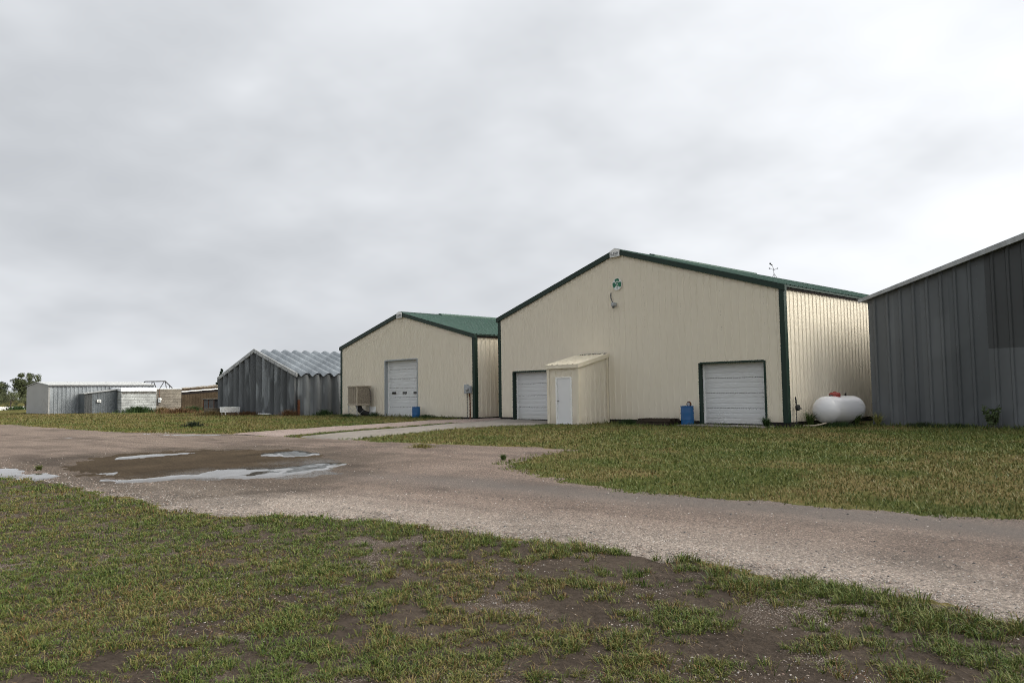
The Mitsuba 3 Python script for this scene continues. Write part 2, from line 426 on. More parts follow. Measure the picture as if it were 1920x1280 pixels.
lawn_poly = lawn_edge + lawn_top
far_poly = far_edge + [(-43.6, 26.2), (-46, 24.4), (-59, 24.4), (-110, 40)]
lot_poly = near_edge + lawn_edge[::-1] + [(-24.16, 12.78), (-24.94, 12.59)] + far_edge[:8][::-1] + [(-140, -16)]
pools = [
    [(-20.53, 5.95), (-20.81, 6.63), (-20.67, 7.49), (-20.14, 7.9), (-20.01, 7.25), (-19.89, 6.46), (-19.92, 5.93)],
    [(-15.11, 5.93), (-15.65, 6.41), (-15.6, 6.83), (-14.99, 7.46), (-15.3, 8.5), (-14.9, 8.9), (-13.94, 7.83), (-13.61, 6.98), (-13.7, 6.3), (-14.4, 5.9)],
    [(-15.64, 4.43), (-15.34, 4.89), (-15.3, 5.55), (-15.11, 5.98), (-14.4, 5.95), (-14.79, 5.37), (-15.0, 4.69)],
    [(-18.67, 8.85), (-18.79, 9.94), (-17.36, 9.68), (-17.2, 9.09), (-17.73, 8.68)],
    [(-19.83, 2.73), (-19.79, 3.5), (-19.02, 3.74), (-17.81, 3.55), (-17.7, 3.31), (-19.08, 2.62)],
    [(-17.85, 3.62), (-18.14, 3.85), (-17.7, 3.98), (-17.2, 3.95), (-16.89, 3.67), (-17.17, 3.54)],
    [(-16.86, 4.68), (-16.8, 4.93), (-16.34, 4.75)],
    [(-32.37, 10.1), (-32.46, 10.92), (-30.69, 10.33), (-28.58, 11.69), (-27.46, 12.81), (-27.14, 11.48), (-28.76, 10.41), (-30.47, 10.07)],
    [(-31.18, 7.33), (-31.2, 7.67), (-30.38, 7.52)],
]
pool_names = ['long puddle along the far edge of the dark mud', 'widest puddle on the near right side of the dark mud, mirroring the sky',
              'thin puddle tail running along the near edge of the mud', 'dark puddle at the back of the mud mirroring the gables',
              'bright puddle at the left edge of the picture by the grass', 'small oval puddle beside the grass tuft at the left',
              'tiny puddle alone within the brown mud', 'shallow puddle strip along the far grass edge', 'sliver of water on the old asphalt']


def inside(poly, x, y):
    """Signed distance to the polygon's outline in metres, positive inside."""
    P = shapely.Polygon(poly)
    if not P.is_valid: P = P.buffer(0)
    shapely.prepare(P)
    pts = shapely.points(x, y)
    d = shapely.distance(pts, P.boundary)
    return np.where(shapely.contains_xy(P, x, y), d, -d)


_az = np.concatenate([np.linspace(-math.pi, -0.80, 60)[:-1], np.linspace(-0.80, 0.80, 560), np.linspace(0.80, math.pi, 60)[1:]])
_rr = np.concatenate([[0.4, 0.9], np.geomspace(1.6, 140, 330), np.geomspace(146, 5000, 40)])
_A, _R = np.meshgrid(_az + YAW, _rr, indexing='ij')
GX, GY = _R * np.sin(_A), _R * np.cos(_A)
GZ = terr(GX, GY)
P3 = np.stack([GX, GY, 0 * GX], -1)
near_fade = 1 / (1 + (_R / 40) ** 2)
GZ = GZ + 0.03 * (meshkit.fbm(P3 * 0.8, 3, 3) - 0.5) * near_fade + 0.014 * (meshkit.fbm(P3 * 4.0, 3, 9) - 0.5) * near_fade
RAG = (meshkit.fbm(P3 * 2.2, 4, 31) - 0.5) * 0.9
RAG2 = (meshkit.fbm(P3 * 9.0, 3, 37) - 0.5)


def gz(x, y):
    """Ground height at points, from the same relief as the sheets."""
    q = np.stack([x, y, 0 * x], -1); r = np.hypot(x, y); nf = 1 / (1 + (r / 40) ** 2)
    return terr(x, y) + 0.03 * (meshkit.fbm(q * 0.8, 3, 3) - 0.5) * nf + 0.014 * (meshkit.fbm(q * 4.0, 3, 9) - 0.5) * nf


def sheet_mesh(z, keep=None):
    n, m = GX.shape
    idx = np.arange(n * m).reshape(n, m)
    a, b, c, d = idx[:-1, :-1], idx[1:, :-1], idx[1:, 1:], idx[:-1, 1:]
    if keep is None: k = np.ones(a.shape, bool)
    else: k = keep[:-1, :-1] | keep[1:, :-1] | keep[1:, 1:] | keep[:-1, 1:]
    F = np.vstack([np.stack([a[k], d[k], c[k]], 1), np.stack([a[k], c[k], b[k]], 1)])
    V = np.stack([GX, GY, z], -1).reshape(-1, 3)
    used = np.unique(F); new = np.full(n * m, -1); new[used] = np.arange(len(used))
    return trimesh.Trimesh(V[used], new[F], process=False)


flat = lambda a: a.ravel()
def sd(poly): return inside(poly, flat(GX), flat(GY)).reshape(GX.shape)


def overlay(name, dist, depth, ramp, mat, rag=0.5, kind='structure', hidden=0.03, extra=0.0):
    """A layer lying on the land: full depth inside its outline, dipping under the land at its ragged edge."""
    dd = dist + rag * RAG * np.minimum(1, 0.3 + _R / 25) + 0.12 * RAG2 * min(1, rag * 2)
    h = np.clip(dd * ramp, -hidden, depth)
    key = obj(name, sheet_mesh(GZ + h + extra, dist > -(0.5 * rag + hidden / ramp + 0.15)), mat, smooth=True)
    tag(key, kind=kind)
    return h


scene_ground = obj('ground', sheet_mesh(GZ), 'thatch', smooth=True); tag('ground', kind='structure')
D_near, D_lot, D_mud = sd(near_poly), sd(lot_poly), sd(mud_poly)
h_soil = overlay('soil', D_near, 0.012, 0.06, 'soil_mat', 0.3)
h_lot = overlay('gravel_lot', D_lot + 0.30 * RAG2, 0.02, 0.06, 'gravel_mat', 0.85)
D_pool = np.max([sd(p) for p in pools], 0)
pool_dip = np.clip((D_pool + 0.18 * RAG + 0.08 * RAG2 + 0.10) * 0.10, 0, 0.03)
mud_h = np.clip((D_mud + 1.1 * RAG + 0.6 * RAG2) * 0.07, -0.03, 0.028)
tag(obj('mud', sheet_mesh(GZ + mud_h, D_mud > -0.9), 'mud_mat', smooth=True), kind='structure')
D_pink, D_walk = sd(pink_poly), sd(walk_poly)
overlay('gravel_path', D_pink, 0.03, 0.12, 'pink_mat', 0.25)
overlay('runway', sd([(-153, -80), (-153, 60), (-215, 60), (-215, -80)]), 0.10, 0.05, 'runway_mat', 0.0)
for poly, name in zip(pools, pool_names):
    x, y = np.array(poly).T
    D = sd(poly)
    dd = D + (0.05 if name[:7] != 'shallow' else -0.20) + 0.45 * RAG + 0.34 * RAG2
    lev = np.clip(dd * 0.10, -0.02, 0.012)
    key = numbered('puddle')
    under = 0.028 if inside(mud_poly, x, y).mean() > -0.3 else 0.020
    base = terr(GX, GY) * 0.6 + GZ * 0.4
    obj(key, sheet_mesh(GZ + under + np.clip(dd * 0.10, -0.02, 0.006), D > -0.5), 'water_mat', smooth=True)
    tag(key, kind='structure')


# ------------------------------------------------------------------ sheet-metal cladding
def ag_rib(W, pitch=0.3048, base=0.075, top=0.03, h=0.028):
    u, d = [0.0], [0.0]
    k = pitch / 2
    while k < W - base / 2 - 0.005:
        for a, b in ((-base / 2, 0), (-top / 2, h), (top / 2, h), (base / 2, 0)): u.append(k + a); d.append(b)
        k += pitch
    u.append(W); d.append(0.0)
    return np.array(u), np.array(d)


def wave(W, pitch, amp, power=1.0, phase=0.0, seg=10):
    n = max(2, int(round(W / pitch * seg)))
    u = np.linspace(0, W, n + 1)
    d = 2 * amp * (0.5 + 0.5 * np.cos(2 * np.pi * (u + phase) / pitch)) ** power - amp
    return u, d


def cladding(holder, origin, U, N, S, W, bottom, top, panel, prof, mats, holes=(), smooth=False, breaks=(), lap=0.0015, rng=None):
    """A wall or roof slope of metal sheets, each one an entry holder__panel. Sheets run along S from bottom(u) to top(u); U is the width direction, N outward."""
    origin, U, N, S = (np.asarray(v, float) for v in (origin, U, N, S))
    pu, pd = prof
    edges = np.append(np.arange(0, W - 0.05, panel), W)
    out = []
    for i in range(len(edges) - 1):
        a, b = edges[i], edges[i + 1]
        cuts = [a, b] + [v for h in holes for v in h[:2] if a < v < b] + [v for v in breaks if a < v < b]
        us = np.unique(np.round(np.concatenate([pu[(pu > a) & (pu < b)], cuts]), 5))
        ds = np.interp(us, pu, pd) + (lap if i % 2 else 0)
        V, F = [], []
        def strip(js, z0, z1):
            n0 = len(V)
            for j in js: V.append(origin + U * us[j] + N * ds[j] + S * z0(us[j])); V.append(origin + U * us[j] + N * ds[j] + S * z1(us[j]))
            for q in range(len(js) - 1): k = n0 + 2 * q; F.append([k, k + 2, k + 3]); F.append([k, k + 3, k + 1])
        run, state = [0], None
        segs = []
        for j in range(len(us) - 1):
            m = (us[j] + us[j + 1]) / 2
            st = next((h for h in holes if h[0] < m < h[1]), None)
            if segs and segs[-1][0] is st: segs[-1][1].append(j + 1)
            else: segs.append([st, [j, j + 1]])
        for st, js in segs:
            if st is None: strip(js, bottom, top)
            else:
                strip(js, lambda u, s=st: s[3], top)
                if st[2] > bottom(us[js[0]]) + 0.02: strip(js, bottom, lambda u, s=st: s[2])
        mat = mats if isinstance(mats, str) else mats(i, (a + b) / 2)
        out.append(obj('panel', trimesh.Trimesh(V, F, process=False), mat, holder, smooth))
    return out


def overhead_door(parent, origin, U, N, W, z0, z1, sections, windows=None, frame_mat='green_trim'):
    """A sectional door set back in its opening: steel jambs, head, and one entry per section."""
    O, U, N = (np.asarray(v, float) for v in (origin, U, N))
    Z = np.array([0, 0, 1.0]); key = numbered(f'{parent}__overhead_door'); labels[key] = {}
    back = 0.24
    def fr(a, b, t): return O + U * a - N * b + Z * t
    j = MB()
    j.prism([(-0.015, -0.03), (0.06, -0.03), (0.06, 0.0), (0.03, back + 0.1), (-0.015, back + 0.1)], z0 - 0.05, z1, fr)
    obj('jamb', j, frame_mat, key)
    j = MB(); j.prism([(W - 0.06, -0.03), (W + 0.015, -0.03), (W + 0.015, back + 0.1), (W - 0.03, back + 0.1), (W - 0.06, 0)], z0 - 0.05, z1, fr)
    obj('jamb', j, frame_mat, key)
    j = MB(); j.prism([(0.06, -0.03), (W - 0.06, -0.03), (W - 0.06, back + 0.1), (0.06, back + 0.1)], z1 - 0.04, z1 + 0.03, fr)
    obj('head', j, frame_mat, key)
    j = MB(); j.prism([(0.03, back - 0.05), (0.10, back - 0.05), (0.10, back), (0.03, back)], z0, z1 - 0.04, fr)
    obj('weather_strip', j, 'white_paint', key)
    hs = (z1 - 0.02 - z0) / sections
    for s in range(sections):
        a, b = z0 + s * hs + 0.006, z0 + (s + 1) * hs - 0.006
        g = 0.009
        prof = [(a, back + g), (a + .010, back), (a + hs * .27, back), (a + hs * .29, back + g * 1.3), (a + hs * .34, back + g * 1.3), (a + hs * .36, back), (a + hs * .62, back), (a + hs * .64, back + g * 1.3), (a + hs * .69, back + g * 1.3), (a + hs * .71, back), (b - .008, back), (b, back + g), (b, back + .04), (a, back + .04)]
        V = [O + U * w - N * d + Z * z for w in (0.075, W - 0.04) for z, d in prof]
        n = len(prof)
        F = []
        for q in range(n): F += [[q, n + q, n + (q + 1) % n], [q, n + (q + 1) % n, (q + 1) % n]]
        k = obj('panel', trimesh.Trimesh(V, F, process=False), 'white_door', key)
        if windows and windows[0] == s:
            for w0, w1 in windows[1]:
                m = MB(); m.prism([(w0, back - 0.02), (w1, back - 0.02), (w1, back + 0.02), (w0, back + 0.02)], a + hs * 0.36, a + hs * 0.61, fr)
                obj('window', m, 'dark_glass', key)
    m = MB(); m.prism([(0.05, back + .045), (W - .03, back + .045), (W - .03, back + .07), (.05, back + .07)], z0 - .05, z1, fr)
    obj('backing', m, 'black_skirt_and_shade', key)
    m = MB(); m.prism([(0.06, back - 0.01), (W - 0.04, back - 0.01), (W - .04, back + .03), (.06, back + .03)], z0 - 0.035, z0 + 0.006, fr)
    obj('bottom_seal', m, 'black_rubber', key)
    return key


def rake_trim(parent, x0, x1, zs, ze, y0, depth, mat='green_trim', drop=0.22, over=0.10):
    """Trim board following one slope of a gable, from (x0, zs) to (x1, ze)."""
    m = MB()
    n = np.array([-(ze - zs), x1 - x0]) / math.hypot(x1 - x0, ze - zs)
    if n[1] < 0: n = -n
    poly = [(x0, zs), (x1, ze), (x1, ze - drop), (x0, zs - drop)]
    m.prism(poly, y0 - over, y0 + 0.05, lambda a, b, t: np.array([a, t, b]))
    obj('rake_trim', m, mat, parent)


def hangar(key, label, x0, x1, y0, L, zb, ze, zr, doors, vent, right_shown=True):
    thing_key = thing(key, label, 'hangar')
    k, xm, W = thing_key, (x0 + x1) / 2, x1 - x0
    slope = (zr - ze) / (W / 2)
    top = lambda u: ze + slope * (W / 2 - abs(u - W / 2)) - 0.06
    wl = numbered(f'{k}__wall'); labels[wl] = {}
    cladding(wl, (x0, y0, 0), (1, 0, 0), (0, -1, 0), (0, 0, 1), W, lambda u: zb, top, 0.9144, ag_rib(W, h=0.021), 'beige_metal', [(a - x0, b - x0, z0, z1) for a, b, z0, z1, *_ in doors], breaks=(W / 2,))
    wl = numbered(f'{k}__wall'); labels[wl] = {}
    cladding(wl, (x1, y0, 0), (0, 1, 0), (1, 0, 0), (0, 0, 1), L, lambda u: zb, lambda u: ze - 0.03, 0.9144, ag_rib(L), 'beige_metal')
    m = MB(); m.add([(x0, y0, zb), (x0, y0 + L, zb), (x0, y0 + L, ze), (x0, y0, ze)], [[0, 3, 2, 1]])
    m.add([(x0, y0 + L, zb), (x1, y0 + L, zb), (x1, y0 + L, ze), (xm, y0 + L, zr), (x0, y0 + L, ze)], [[0, 4, 3], [0, 3, 1], [1, 3, 2]])
    obj('wall', m, 'beige_metal', k)
    for side in (0, 1):
        rf = numbered(f'{k}__roof'); labels[rf] = {}
        sl = math.hypot(W / 2 + 0.12, (W / 2 + 0.12) * slope)
        S = np.array([1 if side == 0 else -1, 0, slope]); S /= np.linalg.norm(S)
        N = np.array([-S[2] if side == 0 else S[2], 0, abs(S[0])])
        ox = x0 - 0.12 if side == 0 else x1 + 0.12
        cladding(rf, (ox, y0 - 0.10, ze - 0.12 * slope + 0.012), (0, 1, 0), N, S, L + 0.2, lambda u: 0.0, lambda u: sl, 0.9144, ag_rib(L + 0.2), 'green_roof')
        xa = ox
        rake_trim(k, xa, xm, ze - 0.12 * slope, zr, y0, 0, drop=0.21)
        m = MB(); e = -1 if side == 0 else 1
        m.box((ox, y0 - 0.06, ze - 0.12 * slope - 0.07), (ox - e * 0.04, y0 + L + 0.1, ze - 0.12 * slope - 0.004))
        obj('eave_trim', m, 'green_trim', k)
        m = MB(); m.box((ox - e * 0.05, y0 + 0.03, ze - 0.12 * slope - 0.15), ((x0 if side == 0 else x1) + e * 0.034, y0 + L, ze - 0.12 * slope - 0.075))
        obj('shadow_soffit', m, 'black_skirt_and_shade', k)  # soffit blackened to stand in for the shadow under the eave
    # corner posts: an angle wrapping the corner
    for xc, e in ((x0, -1), (x1, 1)):
        m = MB(); m.box((xc + e * 0.045, y0 - 0.045, zb - 0.02), (xc - e * 0.15, y0 - 0.024, ze - 0.12)); m.box((xc + e * 0.045, y0 - 0.024, zb - 0.02), (xc + e * 0.024, y0 + 0.17, ze - 0.12))
        obj('corner_trim', m, 'green_trim', k)
    m = MB()
    spans = sorted([(a, b) for a, b, *_ in doors]); xs = x0
    for a, b in spans + [(x1, x1)]:
        if a > xs + 0.05: m.box((xs + 0.01, y0 + 0.01, zb - 0.35), (a - 0.02, y0 + 0.06, zb + 0.03))
        xs = b
    m.box((x1 - 0.06, y0 + 0.07, zb - 0.35), (x1 - 0.01, y0 + L, zb + 0.03))
    obj('base_board', m, 'black_skirt_and_shade', k)
    m = MB()
    for ya, yb in vent:
        m.prism([(-0.24, -0.07), (-0.24, 0.03), (0, 0.105), (0.24, 0.03), (0.24, -0.07)], ya, yb, lambda a, b, t: np.array([xm + a, t, zr + b]))
    obj('ridge_vent', m, 'green_roof', k)
    m = MB(); m.prism([(-0.22, -0.05), (0, 0.03), (0.22, -0.05)], y0 - 0.1, y0 + L + 0.1, lambda a, b, t: np.array([xm + a, t, zr + b + 0.02]))
    obj('ridge_cap', m, 'green_trim', k)
    for a, b, z0, z1, n, win in doors:
        overhead_door(k, (a, y0, 0), (1, 0, 0), (0, -1, 0), b - a, z0, z1, n, win, 'grey_paint' if win else 'green_trim')
    return k


H1 = hangar('hangar', 'largest beige hangar with dark green trim, two white overhead doors and a front entry box', -29.25, -13.84, 26.55, 24.0, 0.0, 5.02, 7.40,
            [(-17.5, -14.64, -0.10, 2.27, 4, None), (-28.27, -25.2, -0.10, 2.24, 4, None)], [(29.0, 38.1)])
H2 = hangar('hangar', 'smaller beige hangar with green roof and one tall white overhead door with slit windows', -43.6, -30.54, 26.0, 22.0, -0.02, 4.27, 5.93,
            [(-38.72, -35.46, -0.05, 3.2, 6, (2, [(0.42, 0.82), (1.48, 1.88), (2.54, 2.94)]))], [(28.8, 47.0)])


def peak_sign(xm, y, zr, label, w=0.26, drop=0.34, text=None, slope=0.31):
    k = thing('peak_sign', label, 'sign')
    m = MB(); m.prism([(-w, -drop), (w, -drop), (w, -w * slope + 0.02), (0, 0.04), (-w, -w * slope + 0.02)], y - 0.135, y - 0.115, lambda a, b, t: np.array([xm + a, t, zr + b]))
    obj('plate', m, 'sign_white', k)
    t = meshkit.text_mesh(text, 0.115, 0.004, bold=True); t.apply_translation([-t.bounds[:, 0].mean(), 0, 0])
    t.vertices[:, 0] *= (2 * w - 0.06) / np.ptp(t.vertices[:, 0])
    v = t.vertices.copy(); t.vertices = np.stack([v[:, 0] + xm, y - 0.136 - v[:, 2], v[:, 1] + zr - drop + 0.09], 1)
    obj('lettering', t, 'sign_black', k)
    m = MB(); m.box((xm - w + 0.03, y - 0.139, zr - drop + 0.035), (xm + w - 0.03, y - 0.136, zr - drop + 0.055))
    obj('underline', m, 'sign_black', k)


peak_sign(-21.545, 26.55, 7.40, 'white lettered plate at the gable peak of the largest beige hangar', text='CLEARY')
peak_sign(-37.07, 26.0, 5.93, 'white lettered plate at the gable peak of the smaller beige hangar', text='CLEARY', slope=0.254)

# round shamrock sign
k = thing('shamrock_sign', 'round white sign with a green shamrock and letter C high on the gable', 'sign')
SX, SY, SZ = -21.49, 26.50, 5.865
m = MB(); a = np.arange(40) / 40 * 2 * np.pi
m.prism([(0.255 * math.cos(t), 0.265 * math.sin(t)) for t in a], SY, SY - 0.025, lambda p, q, t: np.array([SX + p, t, SZ + q]))
obj('disc', m, 'sign_white', k)
m = MB()
leaf = shapely.union_all([shapely.Point(cx + ex, cz + ez).buffer(0.068) for cx, cz, pts in ((0, 0.115, ((-.045, .02), (.045, .02), (0, -.03))), (-.125, -.03, ((-.03, .03), (-.02, -.045), (.05, .01))), (.125, -.03, ((.03, .03), (.02, -.045), (-.05, .01)))) for ex, ez in pts] + [shapely.Polygon([(-.015, 0), (.015, 0), (.03, -.20), (-.01, -.20)]), shapely.Point(0, .03).buffer(.06)])
for g in getattr(leaf, 'geoms', [leaf]):
    e = trimesh.creation.extrude_polygon(g, 0.006, engine='earcut'); v = e.vertices
    m.add(np.stack([SX + 1.08 * v[:, 0], SY - 0.026 - v[:, 2], SZ + 0.015 + 1.12 * v[:, 1]], 1), e.faces)
obj('shamrock', m, 'sign_green', k)
t = meshkit.text_mesh('C', 0.15, 0.004, bold=True); t.apply_translation([-t.bounds[:, 0].mean(), -t.bounds[:, 1].mean(), 0]); v = t.vertices
obj('letter', trimesh.Trimesh(np.stack([SX + v[:, 0], SY - 0.033 - v[:, 2], SZ + 0.05 + v[:, 1]], 1), t.faces, process=False), 'sign_white', k)

# yard light on the gable
k = thing('wall_light', 'small grey wall light with a bent conduit below the shamrock sign', 'light')
m = MB(); m.tube([(-21.86, 26.50, 5.52), (-21.86, 26.48, 5.38), (-21.83, 26.46, 5.28), (-21.70, 26.40, 5.08), (-21.66, 26.38, 5.02)], 0.022, 8)
obj('conduit', m, 'dark_steel', k, 40)
m = MB(); m.box((-21.70, 26.28, 4.90), (-21.55, 26.52, 5.06), 0.02); obj('housing', m, 'grey_paint', k)
m = MB(); m.lathe([(0.055, 0), (0.06, 0.05), (0.04, 0.09), (0.001, 0.09)], (-21.62, 26.36, 4.82)); obj('lens', m, 'dark_steel', k, 40)

# entry box
k = thing('entry_vestibule', 'beige lean-to entry box with a plain white door on the hangar front', 'vestibule')
X0, X1, Y0, Y1, ZB, ZF, ZK = -23.95, -22.16, 24.6, 26.50, -0.19, 2.36, 2.82
DX0, DX1, DZ = -23.46, -22.56, 1.85
w = numbered(f'{k}__wall'); labels[w] = {}
cladding(w, (X0, Y0, 0), (1, 0, 0), (0, -1, 0), (0, 0, 1), X1 - X0, lambda u: ZB, lambda u: ZF, 0.9144, ag_rib(X1 - X0), 'beige_metal', [(DX0 - X0, DX1 - X0, ZB, DZ)])
sl = (ZK - ZF) / (Y1 - Y0)
w = numbered(f'{k}__wall'); labels[w] = {}
cladding(w, (X1, Y0, 0), (0, 1, 0), (1, 0, 0), (0, 0, 1), Y1 - Y0, lambda u: ZB, lambda u: ZF + sl * u, 0.9144, ag_rib(Y1 - Y0), 'beige_metal')
w = numbered(f'{k}__wall'); labels[w] = {}
cladding(w, (X0, Y0, 0), (0, 1, 0), (-1, 0, 0), (0, 0, 1), Y1 - Y0, lambda u: ZB, lambda u: ZF + sl * u, 0.9144, ag_rib(Y1 - Y0), 'beige_metal')
rf = numbered(f'{k}__roof'); labels[rf] = {}
S = np.array([0, 1, sl]); S /= np.linalg.norm(S)
cladding(rf, (X0 - 0.10, Y0 - 0.10, ZF - 0.1 * sl + 0.04), (1, 0, 0), (0, -S[2], S[1]), S, X1 - X0 + 0.2, lambda u: 0.0, lambda u: (Y1 - Y0 + 0.06) / S[1], 0.9144, ag_rib(X1 - X0 + 0.2), 'beige_trim')
for xx, e in ((X0 - 0.1, 1), (X1 + 0.1, -1)):
    m = MB(); m.prism([(Y0 - 0.1, ZF - 0.1 * sl - 0.12), (Y1, ZK - 0.12), (Y1, ZK + 0.055), (Y0 - 0.1, ZF - 0.1 * sl + 0.055)], xx, xx + e * 0.09, lambda p, q, t: np.array([t, p, q]))
    obj('rake_trim', m, 'beige_trim', k)
m = MB(); m.box((X0 - 0.008, Y0 - 0.11, ZF - 0.14), (X1 + 0.008, Y0 - 0.03, ZF + 0.012)); obj('eave_trim', m, 'beige_trim', k)
m = MB()
for q in np.arange(X0 + 0.25, X1 - 0.1, 0.229): m.box((q, Y1 - 0.05, ZK + 0.035), (q + 0.15, Y1 - 0.01, ZK + 0.07))
labels[obj('dark_gap', m, 'black_skirt_and_shade', k)] = {'kind': 'stuff'}  # black blocks stand in for the dark gaps along the roof top
for xc, e in ((X0, -1), (X1, 1)):
    m = MB(); m.box((xc + e * 0.04, Y0 - 0.04, ZB), (xc - e * 0.12, Y0 - 0.022, ZF - 0.145)); m.box((xc + e * 0.04, Y0 - 0.022, ZB), (xc + e * 0.022, Y0 + 0.12, ZF - 0.13))
    obj('corner_trim', m, 'beige_trim', k)
m = MB(); m.box((X1 + 0.022, Y1 - 0.10, ZB), (X1 + 0.04, Y1 + 0.02, ZK - 0.12)); obj('corner_trim', m, 'beige_trim', k)
dk = numbered(f'{k}__door'); obj('door', MB().box((DX0 + 0.05, Y0 + 0.005, ZB + 0.03), (DX1 - 0.05, Y0 + 0.05, DZ - 0.05), 0.004), 'door_white', k)
m = MB(); m.box((DX0 - 0.02, Y0 - 0.03, ZB), (DX0 + 0.045, Y0 + 0.06, DZ)); m.box((DX1 - 0.045, Y0 - 0.03, ZB), (DX1 + 0.02, Y0 + 0.06, DZ)); m.box((DX0 + 0.045, Y0 - 0.03, DZ - 0.045), (DX1 - 0.045, Y0 + 0.06, DZ))
obj('frame', m, 'white_paint', dk)
m = MB(); m.tube([(DX0 + 0.11, Y0 + 0.005, 0.83), (DX0 + 0.11, Y0 - 0.05, 0.83)], 0.02, 10); m.tube([(DX0 + 0.10, Y0 - 0.05, 0.83), (DX0 + 0.22, Y0 - 0.055, 0.83)], 0.012, 8)
obj('handle', m, 'dark_steel', dk, 40)
for hz in (0.05, 0.83, 1.6):
    obj('hinge', MB().tube([(DX1 - 0.047, Y0 - 0.012, hz), (DX1 - 0.047, Y0 - 0.012, hz + 0.1)], 0.012, 8), 'steel', dk)
m = MB(); m.box((DX0 + 0.045, Y0 - 0.06, ZB - 0.01), (DX1 - 0.045, Y0 + 0.05, ZB + 0.026)); obj('sill', m, 'steel', dk)

# roof mast on the ridge of the largest hangar
k = thing('weather_mast', 'small dark weather mast standing on the roof ridge of the largest hangar', 'weather mast')
MX, MY, MZ = -21.545, 40.4, 7.5
m = MB(); m.tube([(MX, MY, MZ - 0.1), (MX - 0.02, MY, MZ + 0.35), (MX - 0.1, MY, MZ + 0.68)], 0.013, 8)
for q in (-1, 1): m.tube([(MX + 0.16 * q, MY, MZ - 0.1), (MX, MY, MZ + 0.14)], 0.012, 6)
obj('pole', m, 'dark_steel', k)
m = MB()
for dx, dz, r in ((-0.14, 0.74, 0.07), (-0.10, 0.66, 0.05), (-0.18, 0.48, 0.055), (0.0, 0.38, 0.045), (0.14, 0.42, 0.05)):
    s = trimesh.creation.icosphere(2, r * 0.75); s.apply_translation((MX + dx * 1.5, MY, MZ + dz)); m.tm(s)
m.tube([(MX - 0.27, MY, MZ + 0.48), (MX, MY, MZ + 0.36), (MX + 0.21, MY, MZ + 0.42)], 0.01, 6)
obj('sensor', m, 'dark_steel', k, 40)


# ------------------------------------------------------------------ corrugated shed of deep steel arches
k = thing('corrugated_shed', 'weathered grey steel shed with deep curved corrugations left of the smaller hangar', 'shed')
CX0, CX1, CY, CL, CB, CE, CR = -58.8, -46.74, 24.63, 15.0, -0.2, 2.62, 4.42
CW = CX1 - CX0; cs = (CR - CE) / (CW / 2)
w = numbered(f'{k}__wall'); labels[w] = {}
cladding(w, (CX0, CY, 0), (1, 0, 0), (0, -1, 0), (0, 0, 1), CW, lambda u: CB, lambda u: CE + cs * (CW / 2 - abs(u - CW / 2)), 0.93, wave(CW, 0.93, 0.27, 2.4, 0.0, 18), 'galv_old', smooth=60, breaks=(CW / 2,), lap=0.0)
SP = 0.81
w = numbered(f'{k}__wall'); labels[w] = {}
cladding(w, (CX1, CY, 0), (0, 1, 0), (1, 0, 0), (0, 0, 1), CL, lambda u: CB, lambda u: CE - 0.02, SP, wave(CL, SP, 0.16, 0.62, 0.25, 18), 'galv_old', smooth=60, lap=0.0)
m = MB(); m.box((CX0, CY + 0.12, CB), (CX0 + 0.05, CY + CL, CE)); m.box((CX0 + 0.06, CY + CL - 0.05, CB), (CX1 - 0.1, CY + CL, CE)); obj('wall', m, 'galv_old', k)
for side in (0, 1):
    rf = numbered(f'{k}__roof'); labels[rf] = {}
    e = 1 if side == 0 else -1
    S = np.array([e, 0, cs]); S /= np.linalg.norm(S); N = np.array([-e * S[2], 0, abs(S[0])])
    cladding(rf, ((CX0 - 0.22) if side == 0 else (CX1 + 0.22), CY - 0.12, CE - 0.22 * cs + 0.03), (0, 1, 0), N, S, CL + 0.12, lambda u: 0.0, lambda u: (CW / 2 + 0.22) / abs(S[0]), SP, wave(CL + 0.12, SP, 0.12, 0.62, 0.13, 18), 'galv_roof', smooth=60, lap=0.0)
    m = MB(); xa = CX0 - 0.25 if side == 0 else CX1 + 0.25; xm = (CX0 + CX1) / 2
    za = CE - 0.25 * cs
    m.prism([(xa, za - 0.11), (xm, CR - 0.11), (xm, CR + 0.15), (xa, za + 0.15)], CY - 0.24, CY - 0.15, lambda p, q, t: np.array([p, t, q]))
    obj('rake_trim', m, 'galv_trim', k)

# ------------------------------------------------------------------ grey shed at the right edge
k = thing('grey_shed', 'dark grey ribbed metal shed at the right edge with a lower lighter patch', 'shed')
RX0, RX1, RY, RB, RE = -12.08, 4.0, 29.62, -0.28, 4.46
rs = 0.294; RW = RX1 - RX0


def trap(W, pitch=0.46, base=0.14, top=0.075, h=0.055):
    return ag_rib(W, pitch, base, top, h)


def shed_mat(i, u):
    return ['galv_shed_light', 'galv_shed', 'galv_shed_light', 'galv_shed'][i % 4] if u < 2.6 else 'galv_shed'


rtop = lambda u: RE + rs * (RW / 2 - abs(u - RW / 2))
w = numbered(f'{k}__wall'); labels[w] = {}
PU = 3.92
cladding(w, (RX0, RY, 0), (1, 0, 0), (0, -1, 0), (0, 0, 1), PU, lambda u: RB, rtop, 0.92, trap(PU), shed_mat)
w = numbered(f'{k}__wall'); labels[w] = {}
cladding(w, (RX0 + PU, RY, 0), (1, 0, 0), (0, -1, 0), (0, 0, 1), RW - PU, lambda u: 2.43, lambda u: rtop(u + PU), 0.92, trap(RW - PU), 'galv_shed_dark', breaks=(RW / 2 - PU,))
w = numbered(f'{k}__wall'); labels[w] = {}
cladding(w, (RX0 + PU, RY - 0.012, 0), (1, 0, 0), (0, -1, 0), (0, 0, 1), RW - PU, lambda u: RB, lambda u: 2.46, 0.92, trap(RW - PU), lambda i, u: ['galv_shed_light', 'galv_shed_light', 'galv_shed'][i % 3])
